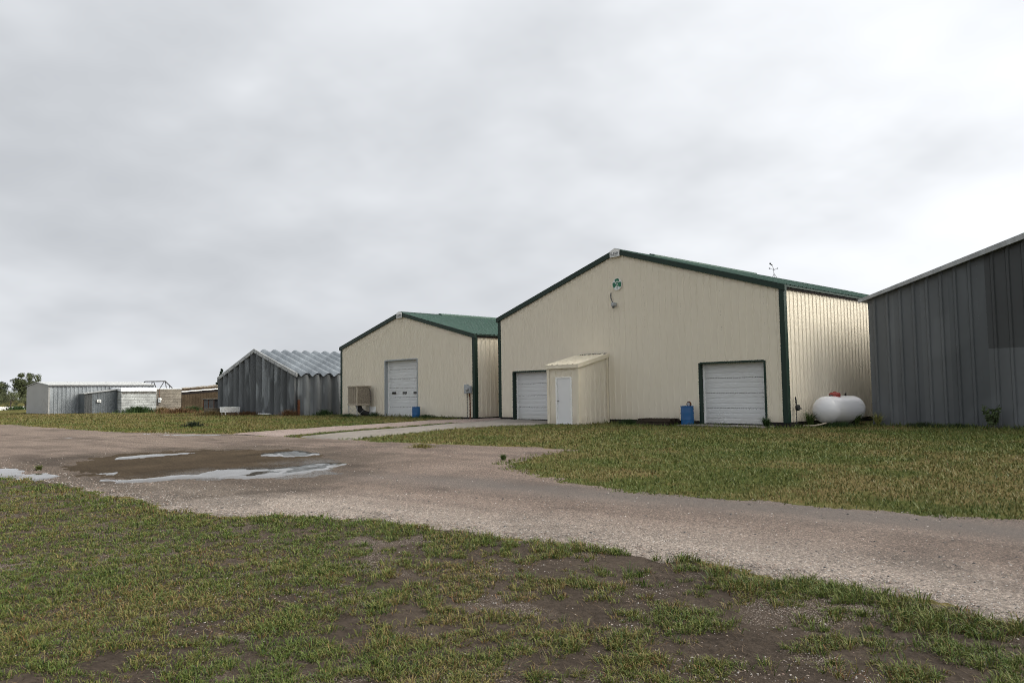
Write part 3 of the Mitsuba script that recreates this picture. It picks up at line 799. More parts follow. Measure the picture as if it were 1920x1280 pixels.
m = MB(); m.box((RX0, RY + 0.01, RB), (RX0 + 0.06, RY + 18, RE)); m.box((RX1 - 0.06, RY + 0.05, RB), (RX1, RY + 18, RE)); m.box((RX0 + 0.07, RY + 17.9, RB), (RX1 - 0.07, RY + 18, RE)); obj('wall', m, 'galv_shed', k)
for side in (0, 1):
    e = 1 if side == 0 else -1; xe = RX0 - 0.22 if side == 0 else RX1 + 0.22; xm = (RX0 + RX1) / 2; ze = RE - 0.22 * rs
    m = MB(); m.prism([(xe, ze + 0.02), (xm, RE + rs * RW / 2 + 0.02), (xm, RE + rs * RW / 2 + 0.07), (xe, ze + 0.07)], RY - 0.2, RY + 18.2, lambda p, q, t: np.array([p, t, q]))
    obj('roof', m, 'galv_far', k)
    m = MB(); m.prism([(xe - e * 0.03, ze - 0.02), (xm, RE + rs * RW / 2 - 0.02), (xm, RE + rs * RW / 2 + 0.21), (xe - e * 0.03, ze + 0.10)], RY - 0.28, RY - 0.2, lambda p, q, t: np.array([p, t, q]))
    obj('rake_trim', m, 'galv_trim', k)

# ------------------------------------------------------------------ far buildings at the left
k = thing('storage_hangar', 'long low galvanized storage hangar with plain grey end wall at far left', 'hangar')
FX0, FX1, FY, FL, FB, FE, FR = -106.9, -96.61, 21.35, 11.0, -0.45, 2.74, 3.12
m = MB(); m.add([(FX0, FY, FB), (FX1, FY, FB), (FX1, FY, FE), ((FX0 + FX1) / 2, FY, FR), (FX0, FY, FE)], [[0, 1, 2], [0, 2, 3], [0, 3, 4]])
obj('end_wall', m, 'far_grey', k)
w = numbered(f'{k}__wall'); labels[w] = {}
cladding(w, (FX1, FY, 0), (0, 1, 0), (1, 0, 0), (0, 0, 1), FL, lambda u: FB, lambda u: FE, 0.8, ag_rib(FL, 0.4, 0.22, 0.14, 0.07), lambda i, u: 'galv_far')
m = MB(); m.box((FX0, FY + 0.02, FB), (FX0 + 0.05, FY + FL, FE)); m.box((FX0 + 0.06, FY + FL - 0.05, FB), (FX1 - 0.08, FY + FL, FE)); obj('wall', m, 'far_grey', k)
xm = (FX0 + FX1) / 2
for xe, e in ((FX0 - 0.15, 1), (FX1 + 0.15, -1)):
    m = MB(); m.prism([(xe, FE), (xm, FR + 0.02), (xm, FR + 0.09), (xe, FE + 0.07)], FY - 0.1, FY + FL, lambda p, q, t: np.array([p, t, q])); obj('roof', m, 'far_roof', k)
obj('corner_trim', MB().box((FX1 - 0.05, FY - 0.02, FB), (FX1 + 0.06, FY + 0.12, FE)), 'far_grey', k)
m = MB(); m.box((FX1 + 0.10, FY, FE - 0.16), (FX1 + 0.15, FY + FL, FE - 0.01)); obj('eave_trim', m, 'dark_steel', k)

k = thing('lean_to_shed', 'low blue grey metal lean-to shed in front of the far storage hangar', 'shed')
LX0, LX1, LY0, LY1 = -96.35, -94.0, 24.25, 27.55
ltop = lambda u: 1.74 + 0.118 * u
w = numbered(f'{k}__wall'); labels[w] = {}
cladding(w, (LX1, LY0, 0), (0, 1, 0), (1, 0, 0), (0, 0, 1), LY1 - LY0, lambda u: -0.5, ltop, 0.76, ag_rib(LY1 - LY0, 0.25, 0.06, 0.03, 0.02), lambda i, u: 'galv_shed_dark' if u < 1.0 else 'galv_lean')
m = MB(); m.box((LX0, LY0, -0.5), (LX1 - 0.03, LY0 + 0.04, 1.72)); m.box((LX0, LY1 - 0.04, -0.5), (LX1 - 0.03, LY1, 2.12)); obj('wall', m, 'galv_lean', k)
m = MB(); m.prism([(LY0 - 0.1, 1.73), (LY1 + 0.05, 2.18), (LY1 + 0.05, 2.27), (LY0 - 0.1, 1.82)], LX0, LX1 + 0.22, lambda p, q, t: np.array([t, p, q])); obj('roof', m, 'galv_trim', k)
k2 = thing('meter_box', 'small white meter box on the low blue grey lean-to shed', 'meter')
m = MB(); m.box((-93.97, 25.45, 0.80), (-93.78, 25.85, 1.12), 0.02); obj('box', m, 'white_paint', k2)
m = MB(); m.lathe([(0.001, 0.06), (0.11, 0.05), (0.12, 0.0)], (-93.78, 25.68, 0.98), 'x', 20); obj('dial', m, 'grey_paint', k2, 40)
m = MB(); m.tube([(-93.9, 25.62, 1.12), (-93.9, 25.62, 1.85)], 0.025, 8); obj('conduit', m, 'steel', k2)

k = thing('block_building', 'low block building, left half painted pale grey, right half bare tan, white roof edge', 'building')
BX0, BX1, BY0, BYM, BY1, BB = -96.3, -92.72, 27.62, 31.28, 34.1, -0.5
rng = np.random.default_rng(5)
# mortar core with proud blocks on the walls in view
m = MB(); m.box((BX0, BY0, BB), (BX1, BY1, 1.95)); obj('mortar_core', m, 'mortar', k)
for ya, yb, step, mat, top_z in ((BY0, BYM, 0.92, 'block_grey', 1.90), (BYM + 0.03, BY1, 0.94, 'block_tan', 2.0)):
    w = numbered(f'{k}__wall'); labels[w] = {}
    for r in range(8):
        z0 = BB + r * 0.305
        for c in range(-1, 5):
            a, b = ya + (c + 0.5 * (r % 2)) * step, ya + (c + 1 + 0.5 * (r % 2)) * step
            a, b = max(a, ya), min(b, yb)
            if b - a < 0.1: continue
            obj('block', MB().box((BX1 - 0.02, a + 0.008, z0 + 0.014), (BX1 + 0.03 + rng.random() * 0.012, b - 0.008, z0 + 0.291)), mat, w)
w = numbered(f'{k}__wall'); labels[w] = {}
for r in range(8):
    z0 = BB + r * 0.305
    for c in range(-1, 4):
        a, b = BX0 + (c + 0.5 * (r % 2)) * 1.2, BX0 + (c + 1 + 0.5 * (r % 2)) * 1.2
        a, b = max(a, BX0), min(b, BX1 + 0.02)
        if b - a < 0.1: continue
        obj('block', MB().box((a + 0.01, BY0 - 0.03, z0 + 0.012), (b - 0.01, BY0 + 0.02, z0 + 0.293)), 'block_grey', w)
m = MB(); m.prism([(BX0 - 0.1, 2.30), (BX1 + 0.16, 1.97), (BX1 + 0.16, 2.32), (BX1 + 0.05, 2.36), (BX0 - 0.1, 2.46)], BY0 - 0.12, BYM + 0.02, lambda p, q, t: np.array([p, t, q])); obj('roof', m, 'white_roof', k)
m = MB(); m.prism([(BX0 - 0.1, 2.26), (BX1 + 0.10, 2.20), (BX1 + 0.10, 2.27), (BX0 - 0.1, 2.34)], BYM + 0.03, BY1 + 0.05, lambda p, q, t: np.array([p, t, q])); obj('roof', m, 'white_roof', k)
m = MB(); m.box((BX1 - 0.1, BYM + 0.03, 1.945), (BX1 + 0.025, BY1, 2.21)); obj('gable_board', m, 'block_tan', k)
m = MB()
for i in range(9):
    y = BY0 + 0.05 + i * 0.4
    m.box((BX1 + 0.045, y, 1.74 + 0.04 * rng.random()), (BX1 + 0.07, y + 0.36, 1.86))
obj('fascia_board', m, 'mortar', k)
obj('corner_board', MB().box((BX1 - 0.02, BYM - 0.03, BB), (BX1 + 0.06, BYM + 0.02, 1.95)), 'grey_paint', k)
k2 = thing('electric_meter', 'pale electric meter with riser pipe on the tan block side wall', 'meter')
m = MB(); m.box((-92.69, 31.45, 0.66), (-92.5, 31.78, 1.22), 0.02); obj('box', m, 'grey_paint', k2)
m = MB(); m.lathe([(0.001, 0.08), (0.12, 0.07), (0.13, 0.0)], (-92.5, 31.70, 1.05), 'x', 20); obj('dial', m, 'white_paint', k2, 40)
m = MB(); m.tube([(-92.6, 31.60, 1.2), (-92.6, 31.60, 2.25)], 0.03, 8); obj('riser', m, 'rust', k2)
m = MB(); m.tube([(-92.6, 31.48, 0.66), (-92.6, 31.45, 0.45), (-92.6, 31.6, 0.40)], 0.04, 8); obj('elbow', m, 'dark_steel', k2)

k = thing('brown_building', 'long low brown boarded building with white roof edge and cluttered flat roof', 'building')
WX1, WY0, WY1 = -92.76, 34.15, 41.2
wtop = lambda u: 1.52 + 0.075 * u
w = numbered(f'{k}__wall'); labels[w] = {}
for i in range(22):
    a, b = WY0 + i * 0.32, min(WY0 + (i + 1) * 0.32, WY1)
    m = MB(); m.prism([(a + 0.008, -0.5), (b - 0.008, -0.5), (b - 0.008, wtop(b - WY0)), (a + 0.008, wtop(a - WY0))], WX1 - 0.03, WX1 + rng.random() * 0.012, lambda p, q, t: np.array([t, p, q]))
    obj('plank', m, 'brown_board', w)
m = MB(); m.prism([(WY0, -0.5), (WY1, -0.5), (WY1, wtop(7.0) + 0.25), (WY0, wtop(0) + 0.2)], WX1 - 6, WX1 - 0.06, lambda p, q, t: np.array([t, p, q])); obj('core', m, 'brown_board', k)
m = MB(); m.prism([(WY0, wtop(0) + 0.02), (WY1, wtop(7) + 0.02), (WY1, wtop(7) + 0.27), (WY0, wtop(0) + 0.30)], WX1 - 0.25, WX1 + 0.02, lambda p, q, t: np.array([t, p, q])); obj('dark_band', m, 'black_skirt_and_shade', k)  # dark band beneath the white roof edge
m = MB(); m.prism([(WY0 - 0.02, wtop(0) + 0.31), (WY1, wtop(7) + 0.29), (WY1, wtop(7) + 0.43), (WY0 - 0.02, wtop(0) + 0.40)], WX1 - 0.4, WX1 + 0.12, lambda p, q, t: np.array([t, p, q])); obj('roof_edge', m, 'white_paint', k)
m = MB(); m.prism([(WY0 - 0.05, wtop(0) + 0.42), (WY1, wtop(7) + 0.44), (WY1, wtop(7) + 0.62), (WY0 - 0.05, wtop(0) + 0.66)], WX1 - 1.2, WX1 - 0.9, lambda p, q, t: np.array([t, p, q])); obj('parapet', m, 'brown_board', k)
m = MB()
for i in range(14):
    s = trimesh.creation.icosphere(1, 1.0); y = WY0 + 0.8 + i * 0.45 + rng.random() * 0.2
    s.vertices = s.vertices * [0.25, 0.35 + 0.2 * rng.random(), 0.10 + 0.08 * rng.random()] * (1 + 0.2 * rng.standard_normal(s.vertices.shape)) + [WX1 - 1.5, y, wtop(y - WY0) + 0.66]
    m.tm(s)
ck = obj('roof_clutter', m, 'block_tan', k); labels[ck] = {'kind': 'stuff'}

k = thing('steel_truss', 'open steel truss frame rising behind the white roofed block building', 'truss')
TX, TA, TB, TZ0, TZ1 = -101.0, 32.0, 36.2, 2.25, 3.28
top = [(TA + 0.75, TZ1 - 0.05), (TA + 1.6, TZ1), (TB - 1.05, TZ1)]
m = MB()
def bar(p, q, r=0.075): m.tube([(TX, p[0], p[1]), (TX, q[0], q[1])], r, 6)
bar((TA, TZ0), top[0]); bar(top[0], top[2]); bar(top[2], (TB, TZ0)); obj('chord', m, 'dark_steel', k)
m = MB(); bar((TA, TZ0), (TB, TZ0)); obj('chord', m, 'dark_steel', k)
m = MB()
for p, q in (((TA + 1.3, TZ0), (TA + 1.65, TZ1)), ((TA + 2.15, TZ0), (TA + 1.75, TZ1)), ((TA + 2.45, TZ0), (TB - 1.15, TZ1)), ((TB - 0.85, TZ0), (TB - 1.05, TZ1)), ((TB - 0.5, TZ0), (TB - 0.5, TZ0 + 0.5)), ((TA + 0.4, TZ0), (TA + 0.7, TZ1 - 0.1))): bar(p, q, 0.055)
obj('web', m, 'dark_steel', k)
m = MB()
for y in (TA + 0.1, TB - 0.1): m.tube([(TX, y, -0.5), (TX, y, TZ0)], 0.06, 6)
obj('leg', m, 'dark_steel', k)


# ------------------------------------------------------------------ small things by the buildings
def G(x, y): return float(gz(np.array([x * 1.0]), np.array([y * 1.0]))[0])


k = thing('propane_tank', 'white horizontal propane tank with red dome cover between hangar and grey shed', 'tank')
TCX, TY0, TY1, TZ, TR = -12.90, 27.65, 29.72, 0.42, 0.50
prof = [(TR * math.cos(t), TY0 - 0.42 * math.sin(t)) for t in np.linspace(math.pi / 2, 0, 12)] + [(TR, TY0 + 0.02), (TR, TY1 - 0.02)] + [(TR * math.cos(t), TY1 + 0.42 * math.sin(t)) for t in np.linspace(0, math.pi / 2, 12)]
m = MB(); m.lathe(prof, (TCX, 0, TZ), 'y', 48); obj('shell', m, 'tank_white', k, 50)
yc = 28.35
m = MB(); m.lathe([(0.195, -0.06), (0.20, 0.07), (0.17, 0.115), (0.09, 0.135), (0.065, 0.135), (0.06, 0.16), (0.001, 0.165)], (TCX, yc, TZ + TR), 'z', 28); obj('dome_cover', m, 'tank_red', k, 35)
m = MB(); m.tube([(TCX, yc - 0.2, TZ + TR + 0.02), (TCX, yc - 0.36, TZ + TR + 0.03), (TCX + 0.02, yc - 0.5, TZ + TR - 0.01)], 0.022, 8); obj('outlet_pipe', m, 'dark_steel', k, 40)
m = MB(); m.lathe([(0.035, -0.02), (0.035, 0.08), (0.02, 0.1), (0.001, 0.1)], (TCX, 29.25, TZ + TR), 'z', 14); obj('valve', m, 'black_rubber', k, 40)
for yy in (TY0 + 0.25, TY1 - 0.25):
    m = MB(); m.box((TCX - 0.32, yy - 0.06, -0.3), (TCX + 0.32, yy + 0.06, 0.02)); obj('foot', m, 'mortar', k)
m = MB()
for px in (-.26, .26): m.tube([(TCX + px * .3, yc - .03 + px * .2, TZ + TR - .0), (TCX + px * .3, yc - .03 + px * .2, TZ + TR + .05)], .03, 8)
obj('lifting_lug', m, 'steel', k)


def drum(label, x, y, r, h, lid):
    k = thing('drum', label, 'drum', 'blue plastic drums by the hangar doors')
    z = G(x, y) - 0.02
    prof = [(0.001, 0), (r * .93, 0), (r * .98, .03), (r, .08)]
    for c in (0.33, 0.66): prof += [(r, c * h - .035), (r * 1.035, c * h - .015), (r * 1.035, c * h + .015), (r, c * h + .035)]
    prof += [(r, h - .10), (r * .985, h - .05), (r * 1.02, h - .04), (r * 1.02, h - .015), (r * .97, h - .005), (r * .93, h), (r * .92, h - .03), (.001, h - .03)]
    obj('body', MB().lathe(prof, (x, y, z), 'z', 32), 'blue_plastic', k, 45)
    if lid:
        for dx in (-.5, .5): obj('bung', MB().lathe([(.03, 0), (.03, .022), (.001, .022)], (x + dx * r, y - .05, z + h - .03), 'z', 12), 'black_rubber', k)
    return z + h


zt = drum('blue plastic drum left of the right overhead door with a brown coil on top', -17.80, 26.10, 0.25, 0.80, True)
drum('blue plastic drum at the right jamb of the smaller hangar door', -34.95, 25.5, 0.22, 0.62, True)
k = thing('hose_coil', 'small brown hose coil lying on top of the blue drum', 'hose')
m = MB()
a = np.linspace(0, 4 * np.pi, 60)
m.tube(np.stack([-17.74 + 0.085 * np.cos(a), 26.10 + 0.03 + 0.01 * a / 6, zt + 0.07 + 0.085 * np.sin(a)], 1), 0.022, 8); obj('coil', m, 'rust', k, 40)
obj('reel_plate', MB().lathe([(.001, -.01), (.07, -.01), (.07, .01), (.001, .01)], (-17.74, 26.12, zt + .07), 'y', 16), 'steel', k)

k = thing('timber_pallet', 'low dark stack of weathered pallet boards against the hangar wall', 'pallet')
rng = np.random.default_rng(8)
PX0, PX1, PY0 = -19.95, -18.42, 25.62
zg = G(-19.2, 26)
for lev in range(2):
    z = zg + 0.0 + lev * 0.145
    dx = 0.06 * lev
    for s in range(3):
        obj('bearer', MB().box((PX0 + dx, PY0 + 0.03 + s * 0.32, z), (PX1 + dx, PY0 + 0.12 + s * 0.32, z + 0.09)), 'old_wood', k)
    for i in range(8):
        a = PX0 + dx + i * (PX1 - PX0) / 8 + 0.012 * rng.random()
        obj('plank', MB().box((a, PY0 + 0.01 * rng.random(), z + 0.095), (a + 0.13, PY0 + 0.78, z + 0.118)), 'old_wood', k)

k = thing('gas_riser', 'black gas regulator on a thin riser pipe beside the hangar corner trim', 'gas riser')
yy = 26.98
m = MB(); m.tube([(-13.72, yy, -0.25), (-13.72, yy, 0.35), (-13.70, yy, 0.78), (-13.72, yy - 0.03, 0.92)], 0.016, 8); obj('pipe', m, 'dark_steel', k)
m = MB(); m.lathe([(.001, -.05), (.10, -.045), (.115, 0), (.10, .045), (.001, .05)], (-13.66, yy + .02, .52), 'x', 18); m.box((-13.74, yy - .05, .44), (-13.64, yy + .07, .60), .015); obj('regulator', m, 'black_rubber', k, 40)
m = MB(); m.tube([(-13.66, yy + .03, .52), (-13.6, yy + .16, .48)], .022, 8); m.tube([(-13.72, yy, .62), (-13.72, yy - .05, .78), (-13.7, yy - .06, .92)], .018, 8); obj('valve', m, 'black_rubber', k, 40)
k = thing('ground_pipe', 'pale bent pipe lying in the grass in front of the propane tank', 'pipe')
a = [(-13.45, 26.95), (-13.1, 26.9), (-12.9, 27.05), (-12.75, 27.25)]
obj(numbered('ground_pipe__tube'), MB().tube([(x, y, G(x, y) + h) for (x, y), h in zip(a, (.06, .07, .10, .16))], .028, 8), 'cooler_tan', smooth=40)

k = thing('evaporative_cooler', 'tan evaporative cooler with louvred sides on a metal stand', 'cooler')
AX0, AX1, AY0, AY1, AZ0, AZ1 = -40.85, -39.85, 24.8, 25.75, 0.62, 1.76
m = MB(); m.box((AX0 + .05, AY0 + .05, AZ0 + .02), (AX1 - .05, AY1 - .05, AZ1 - .02)); obj('pad', m, 'cooler_pad', k)
m = MB(); m.box((AX0 - .03, AY0 - .03, AZ1 - .09), (AX1 + .03, AY1 + .03, AZ1), .015); obj('lid', m, 'cooler_tan', k)
m = MB(); m.box((AX0 - .02, AY0 - .02, AZ0 - .04), (AX1 + .02, AY1 + .02, AZ0 + .07), .01); obj('pan', m, 'cooler_tan', k)
for x, y in ((AX0, AY0), (AX1, AY0), (AX0, AY1), (AX1, AY1)):
    sx = .07 if x == AX0 else -.07; sy = .07 if y == AY0 else -.07
    obj('post', MB().box((x, y, AZ0 + .07), (x + sx, y + sy, AZ1 - .09)), 'cooler_tan', k)
for i in range(12):
    q = AX0 + .09 + i * .072
    obj('slat', MB().box((q, AY0 + .015, AZ0 + .09), (q + .03, AY0 + .05, AZ1 - .1)), 'cooler_tan', k)
for i in range(11):
    q = AY0 + .09 + i * .072
    obj('slat', MB().box((AX1 - .05, q, AZ0 + .09), (AX1 - .015, q + .03, AZ1 - .1)), 'cooler_tan', k)
for x in (AX0 + .04, AX1 - .04):
    for y in (AY0 + .04, AY1 - .04): obj('leg', MB().box((x - .02, y - .02, -.2), (x + .02, y + .02, AZ0 - .04)), 'steel', k)
m = MB()
for y in (AY0 + .02,): m.tube([(AX0 + .04, y, .02), (AX1 - .04, y, .55)], .01, 6); m.tube([(AX1 - .04, y, .02), (AX0 + .04, y, .55)], .01, 6)
m.tube([(AX1 - .02, AY0 + .04, .02), (AX1 - .02, AY1 - .04, .55)], .01, 6)
obj('brace', m, 'steel', k)
m = MB(); pts = [(AX0 + .5 + .25 * t, AY0 + .42 + .55 * t * t, AZ0 - .02 - .55 * math.sin(t * 1.5)) for t in np.linspace(0, 1, 8)]; m.tube(pts, .17, 16); obj('duct', m, 'black_rubber', k, 40)
m = MB(); m.tube([(AX1 + .05, AY1 - .1, 1.55), (AX1 + .12, AY1 - .08, 1.3), (AX1 + .12, AY1 - .08, .8), (AX1 + .05, AY1 - .08, .6)], .018, 6); obj('water_line', m, 'dark_steel', k, 40)
k = thing('white_board', 'white board leaning on the wall beneath the cooler stand', 'board')
m = MB(); m.add([(-40.25, 25.9, -.1), (-39.6, 25.9, -.1), (-39.6, 25.94, .5), (-40.25, 25.94, .5), (-40.25, 25.93, -.1), (-39.6, 25.93, -.1), (-39.6, 25.965, .5), (-40.25, 25.965, .5)], [[0, 1, 2, 3], [4, 7, 6, 5], [3, 2, 6, 7], [0, 3, 7, 4], [1, 5, 6, 2]])
obj('white_board__sheet', m, 'white_paint')

k = thing('electric_meter', 'grey electric meter with two pipes at the right corner of the smaller hangar', 'meter')
m = MB(); m.box((-31.20, 25.80, 1.20), (-30.98, 25.965, 1.68), .02); obj('box', m, 'grey_paint', k)
m = MB(); m.box((-30.98, 25.78, 1.22), (-30.74, 25.965, 1.60), .02); obj('socket', m, 'grey_paint', k)
m = MB(); m.lathe([(.10, 0), (.10, -.08), (.08, -.12), (.001, -.125)], (-30.86, 25.78, 1.42), 'y', 24); obj('dial', m, 'steel', k, 40)
obj('pipe', MB().tube([(-31.05, 25.9, -.2), (-31.05, 25.9, 1.2)], .016, 8), 'dark_steel', k)
obj('pipe', MB().tube([(-30.80, 25.88, -.2), (-30.80, 25.88, .9), (-30.84, 25.88, 1.22)], .035, 10), 'rust', k)

k = thing('rusty_post', 'rusty steel post leaning beside the corrugated shed corner', 'post')
obj('rusty_post__shaft', MB().box((-46.18, 24.32, -.15), (-46.03, 24.42, .95)), 'rust')
k = thing('oil_drum_rack', 'dark rusty metal bin on legs at the corrugated shed left corner', 'bin')
m = MB(); m.box((-62.6, 24.75, 0.15), (-60.3, 25.5, 1.02), .03); obj('body', m, 'dark_steel', k)
m = MB(); m.box((-62.7, 24.65, 1.02), (-60.2, 25.6, 1.10)); obj('lid', m, 'block_tan', k)
for x in (-62.5, -61.5, -60.45):
    obj('leg', MB().box((x - .05, 24.8, -.25), (x + .05, 24.9, .15)), 'rust', k)
    obj('strap', MB().box((x - .06, 24.735, .15), (x + .06, 24.748, 1.02)), 'rust', k)
labels[numbered('metal_bin')] = labels.pop(k)
for kk in [q for q in list(scene) if q.startswith('oil_drum_rack')]: scene['metal_bin' + kk[len('oil_drum_rack'):]] = scene.pop(kk)
k = thing('wooden_crate', 'weathered tan wooden crate in front of the dark metal bin', 'crate')
m = MB(); m.box((-58.9, 23.4, -.2), (-57.5, 24.1, .32)); obj('core', m, 'old_wood', k)
for i in range(3):
    z = -.18 + i * .18
    obj('plank', MB().box((-58.95, 23.37, z), (-57.45, 23.4, z + .165)), 'crate_wood', k)
    obj('plank', MB().box((-57.5, 23.4, z), (-57.47, 24.1, z + .165)), 'crate_wood', k)
obj('lid', MB().box((-58.98, 23.35, .325), (-57.44, 24.13, .37)), 'crate_wood', k)
k = thing('trough', 'cream white metal trough on short legs before the corrugated shed', 'trough')
x0, x1, y0, y1 = -54.7, -54.0, 22.85, 23.95
prof = [(-.40, .50), (-.36, .12), (.36, .12), (.40, .50), (.36, .50), (.32, .17), (-.32, .17), (-.36, .50)]
m = MB(); n = len(prof)
cx = (x0 + x1) / 2
V = [(cx + a, t, b) for t in (y0, y1) for a, b in prof]; F = []
for i in range(n): F.append([i, (i + 1) % n, n + (i + 1) % n, n + i])
m.add(V, F)
for t in (y0, y1): m.add([(cx - .40, t - .02, .50), (cx - .36, t - .02, .12), (cx + .36, t - .02, .12), (cx + .40, t - .02, .50), (cx - .40, t + .02, .50), (cx - .36, t + .02, .12), (cx + .36, t + .02, .12), (cx + .40, t + .02, .50)], [[0, 1, 2, 3], [4, 7, 6, 5], [0, 3, 7, 4], [1, 5, 6, 2], [0, 4, 5, 1], [3, 2, 6, 7]])
obj('basin', m, 'white_paint', k)
for y in (y0 + .1, y1 - .1):
    for x in (cx - .3, cx + .3): obj('leg', MB().box((x - .03, y - .03, -.2), (x + .03, y + .03, .13)), 'white_paint', k)
k = thing('grey_plank', 'pale plank lying in the weeds below the corrugated shed wall', 'plank')
obj('grey_plank__board', MB().box((-51.2, 24.0, .0), (-49.6, 24.2, .05)), 'white_paint')

# concrete
D_walk_in = sd(walk_poly)
overlay('walkway', D_walk_in, 0.05, 0.6, 'concrete_mat', 0.06)
m = MB(); m.box((-18.0, 25.55, -.5), (-14.3, 26.62, -.125), .01); tag(obj('door_apron', m, 'concrete_mat'), kind='structure')
m = MB(); m.box((-39.0, 25.7, -.5), (-35.2, 26.1, -.03), .01); tag(obj('door_apron', m, 'concrete_mat'), kind='structure')

# ------------------------------------------------------------------ grass: real blades
rng = np.random.default_rng(42)


def blades(x, y, z, h, w, lean, az, col, two=True, tipcol=None):
    n = len(x)
    base = np.stack([x, y, z], 1)
    side = rng.random(n) * 2 * np.pi
    sv = np.stack([np.cos(side), np.sin(side), 0 * side], 1) * (w * 0.5)[:, None]
    dv = np.stack([np.cos(az), np.sin(az), 0 * az], 1)
    tip = base + dv * (lean * h)[:, None] + np.array([0, 0, 1.0]) * (h * np.sqrt(np.maximum(0.08, 1 - lean ** 2 * 0.8)))[:, None]
    tc = col if tipcol is None else tipcol
    if two:
        mid = base + dv * (lean * h * 0.32)[:, None] + np.array([0, 0, 1.0]) * (h * 0.58)[:, None]
        V = np.stack([base - sv, base + sv, mid - sv * 0.8, mid + sv * 0.8, tip], 1).reshape(-1, 3)
        C = np.stack([col * 0.9, col * 0.9, col, col, tc], 1).reshape(-1, 3)
        o = np.arange(n)[:, None] * 5
        F = np.concatenate([o + [0, 1, 3], o + [0, 3, 2], o + [2, 3, 4]])
    else:
        V = np.stack([base - sv, base + sv, tip], 1).reshape(-1, 3); C = np.stack([col, col, tc], 1).reshape(-1, 3)
        F = np.arange(n)[:, None] * 3 + [0, 1, 2]
    return V, F, C


GREEN = np.array([0.074, 0.112, 0.022]); OLIVE = np.array([0.125, 0.128, 0.034]); STRAW = np.array([0.190, 0.140, 0.058]); RUSTY = np.array([0.150, 0.078, 0.032]); DEEP = np.array([0.034, 0.066, 0.018])


def grass_tone(x, y, dry, n, var=0.25, odd=0.10):
    """Per-blade colour: green to straw by the patch it stands in, each blade a little different."""
    r = rng.random(n)
    t = np.clip(dry + (0.22 if var > 0.1 else 0.12) * rng.standard_normal(n), 0, 1)[:, None]
    c = np.where(t < 0.5, GREEN + (OLIVE - GREEN) * t * 2, OLIVE + (STRAW - OLIVE) * (t * 2 - 1))
    c = np.where((r < odd)[:, None], DEEP, c)
    c = np.where(((r > 1 - odd) & (dry > 0.4))[:, None], RUSTY, c)
    return c * (1 - var + 2 * var * rng.random(n))[:, None]


def put(name, parts, kind='stuff', label=None, cat=None):
    V, F, C, o = [], [], [], 0
    for v, f, c in parts: V.append(v); F.append(f + o); C.append(c); o += len(v)
    V, F, C = np.vstack(V), np.vstack(F), np.vstack(C)
    key = numbered(name)
    scene[key] = mikit.ply((V, F), 'vertex_plant', color=C)
    tag(key, label, cat, kind=kind)
    return key


def in_view(x, y, pad=0.06):
    f = math.sin(YAW) * x + math.cos(YAW) * y; r = math.cos(YAW) * x - math.sin(YAW) * y
    return (f > 0.8) & (np.abs(r) < f * (0.656 + pad) + 0.8)


def scatter(n, lo, hi, poly, power=1.0):
    """Random points of the land before the camera's side, denser near it, inside poly."""
    az = YAW + (rng.random(n) * 2 - 1) * 0.82
    r = np.exp(np.log(lo) + (np.log(hi) - np.log(lo)) * rng.random(n) ** power)
    x, y = r * np.sin(az), r * np.cos(az)
    P = shapely.Polygon(poly).buffer(0); shapely.prepare(P)
    k = shapely.contains_xy(P, x, y)
    return x[k], y[k]


# near verge: tufts on bare soil, denser to the left and along the gravel's edge, with dead litter lying between
def verge(n, hi=26):
    x, y = scatter(n, 2.4, hi, near_poly)
    rt_, fw_ = math.cos(YAW) * x - math.sin(YAW) * y, math.sin(YAW) * x + math.cos(YAW) * y
    lush = np.clip((-0.62 * x - 0.50 * y - 0.3 + 1.6 * (pfbm(x * 0.4, y * 0.4, 46, 3) - 0.5)) / 3.6, 0, 1)
    de = inside(near_poly, x, y)
    rim = np.exp(-((de - 0.30) / 0.40) ** 2)
    cl, cl2 = pfbm(x * 1.5, y * 1.5, 40, 4), pfbm(x * 4.6, y * 4.6, 44, 2)
    dens = np.clip((0.42 * cl + 0.58 * cl2 - 0.535 + 0.31 * lush + 0.15 * rim) * 6.5, 0.02, 1) * np.clip((de + 0.08) / 0.15, 0, 1)
    return x, y, lush, rim, dens


x, y, lush, rim, dens = verge(63000)
R = np.hypot(x, y)
k = rng.random(len(x)) < dens
x, y, lush, rim, R = x[k], y[k], lush[k], rim[k], R[k]
nb = 18
big = 0.55 + 0.9 * rng.random(len(x)) ** 2
tall = (0.026 + 0.030 * rim * (1 - 0.5 * lush) + 0.046 * pfbm(x * 2.3, y * 2.3, 60, 3) * (1 - 0.45 * lush)) * big
dry_t = np.clip(0.26 + 1.0 * (pfbm(x * 0.9, y * 0.9, 52, 3) - 0.45) + 0.20 * rng.standard_normal(len(x)) - 0.06 * lush, 0, 1)
X, Y, Rb, T_, Dt, Bg = (np.repeat(v, nb) for v in (x, y, R, tall, dry_t, big))
az = rng.random(len(X)) * 2 * np.pi
q = np.abs(rng.standard_normal(len(X)))
rad = q * (0.024 + 0.0022 * Rb) * Bg
X2, Y2 = X + rad * np.cos(az), Y + rad * np.sin(az)
lean = np.clip(0.30 + 0.34 * q + 0.35 * rng.random(len(X)), 0, 0.985)
col = grass_tone(X, Y, Dt, len(X)); tip = col * 1.15 + np.array([0.030, 0.022, 0.006]) * rng.random(len(X))[:, None]
part_a = blades(X2, Y2, gz(X2, Y2) + 0.006, T_ * (0.6 + 0.8 * rng.random(len(X))), (0.0026 + 0.00055 * Rb) * (0.7 + 0.6 * rng.random(len(X))), lean, az, col, True, tip)
x, y, lush, rim, dens = verge(135000, 16)
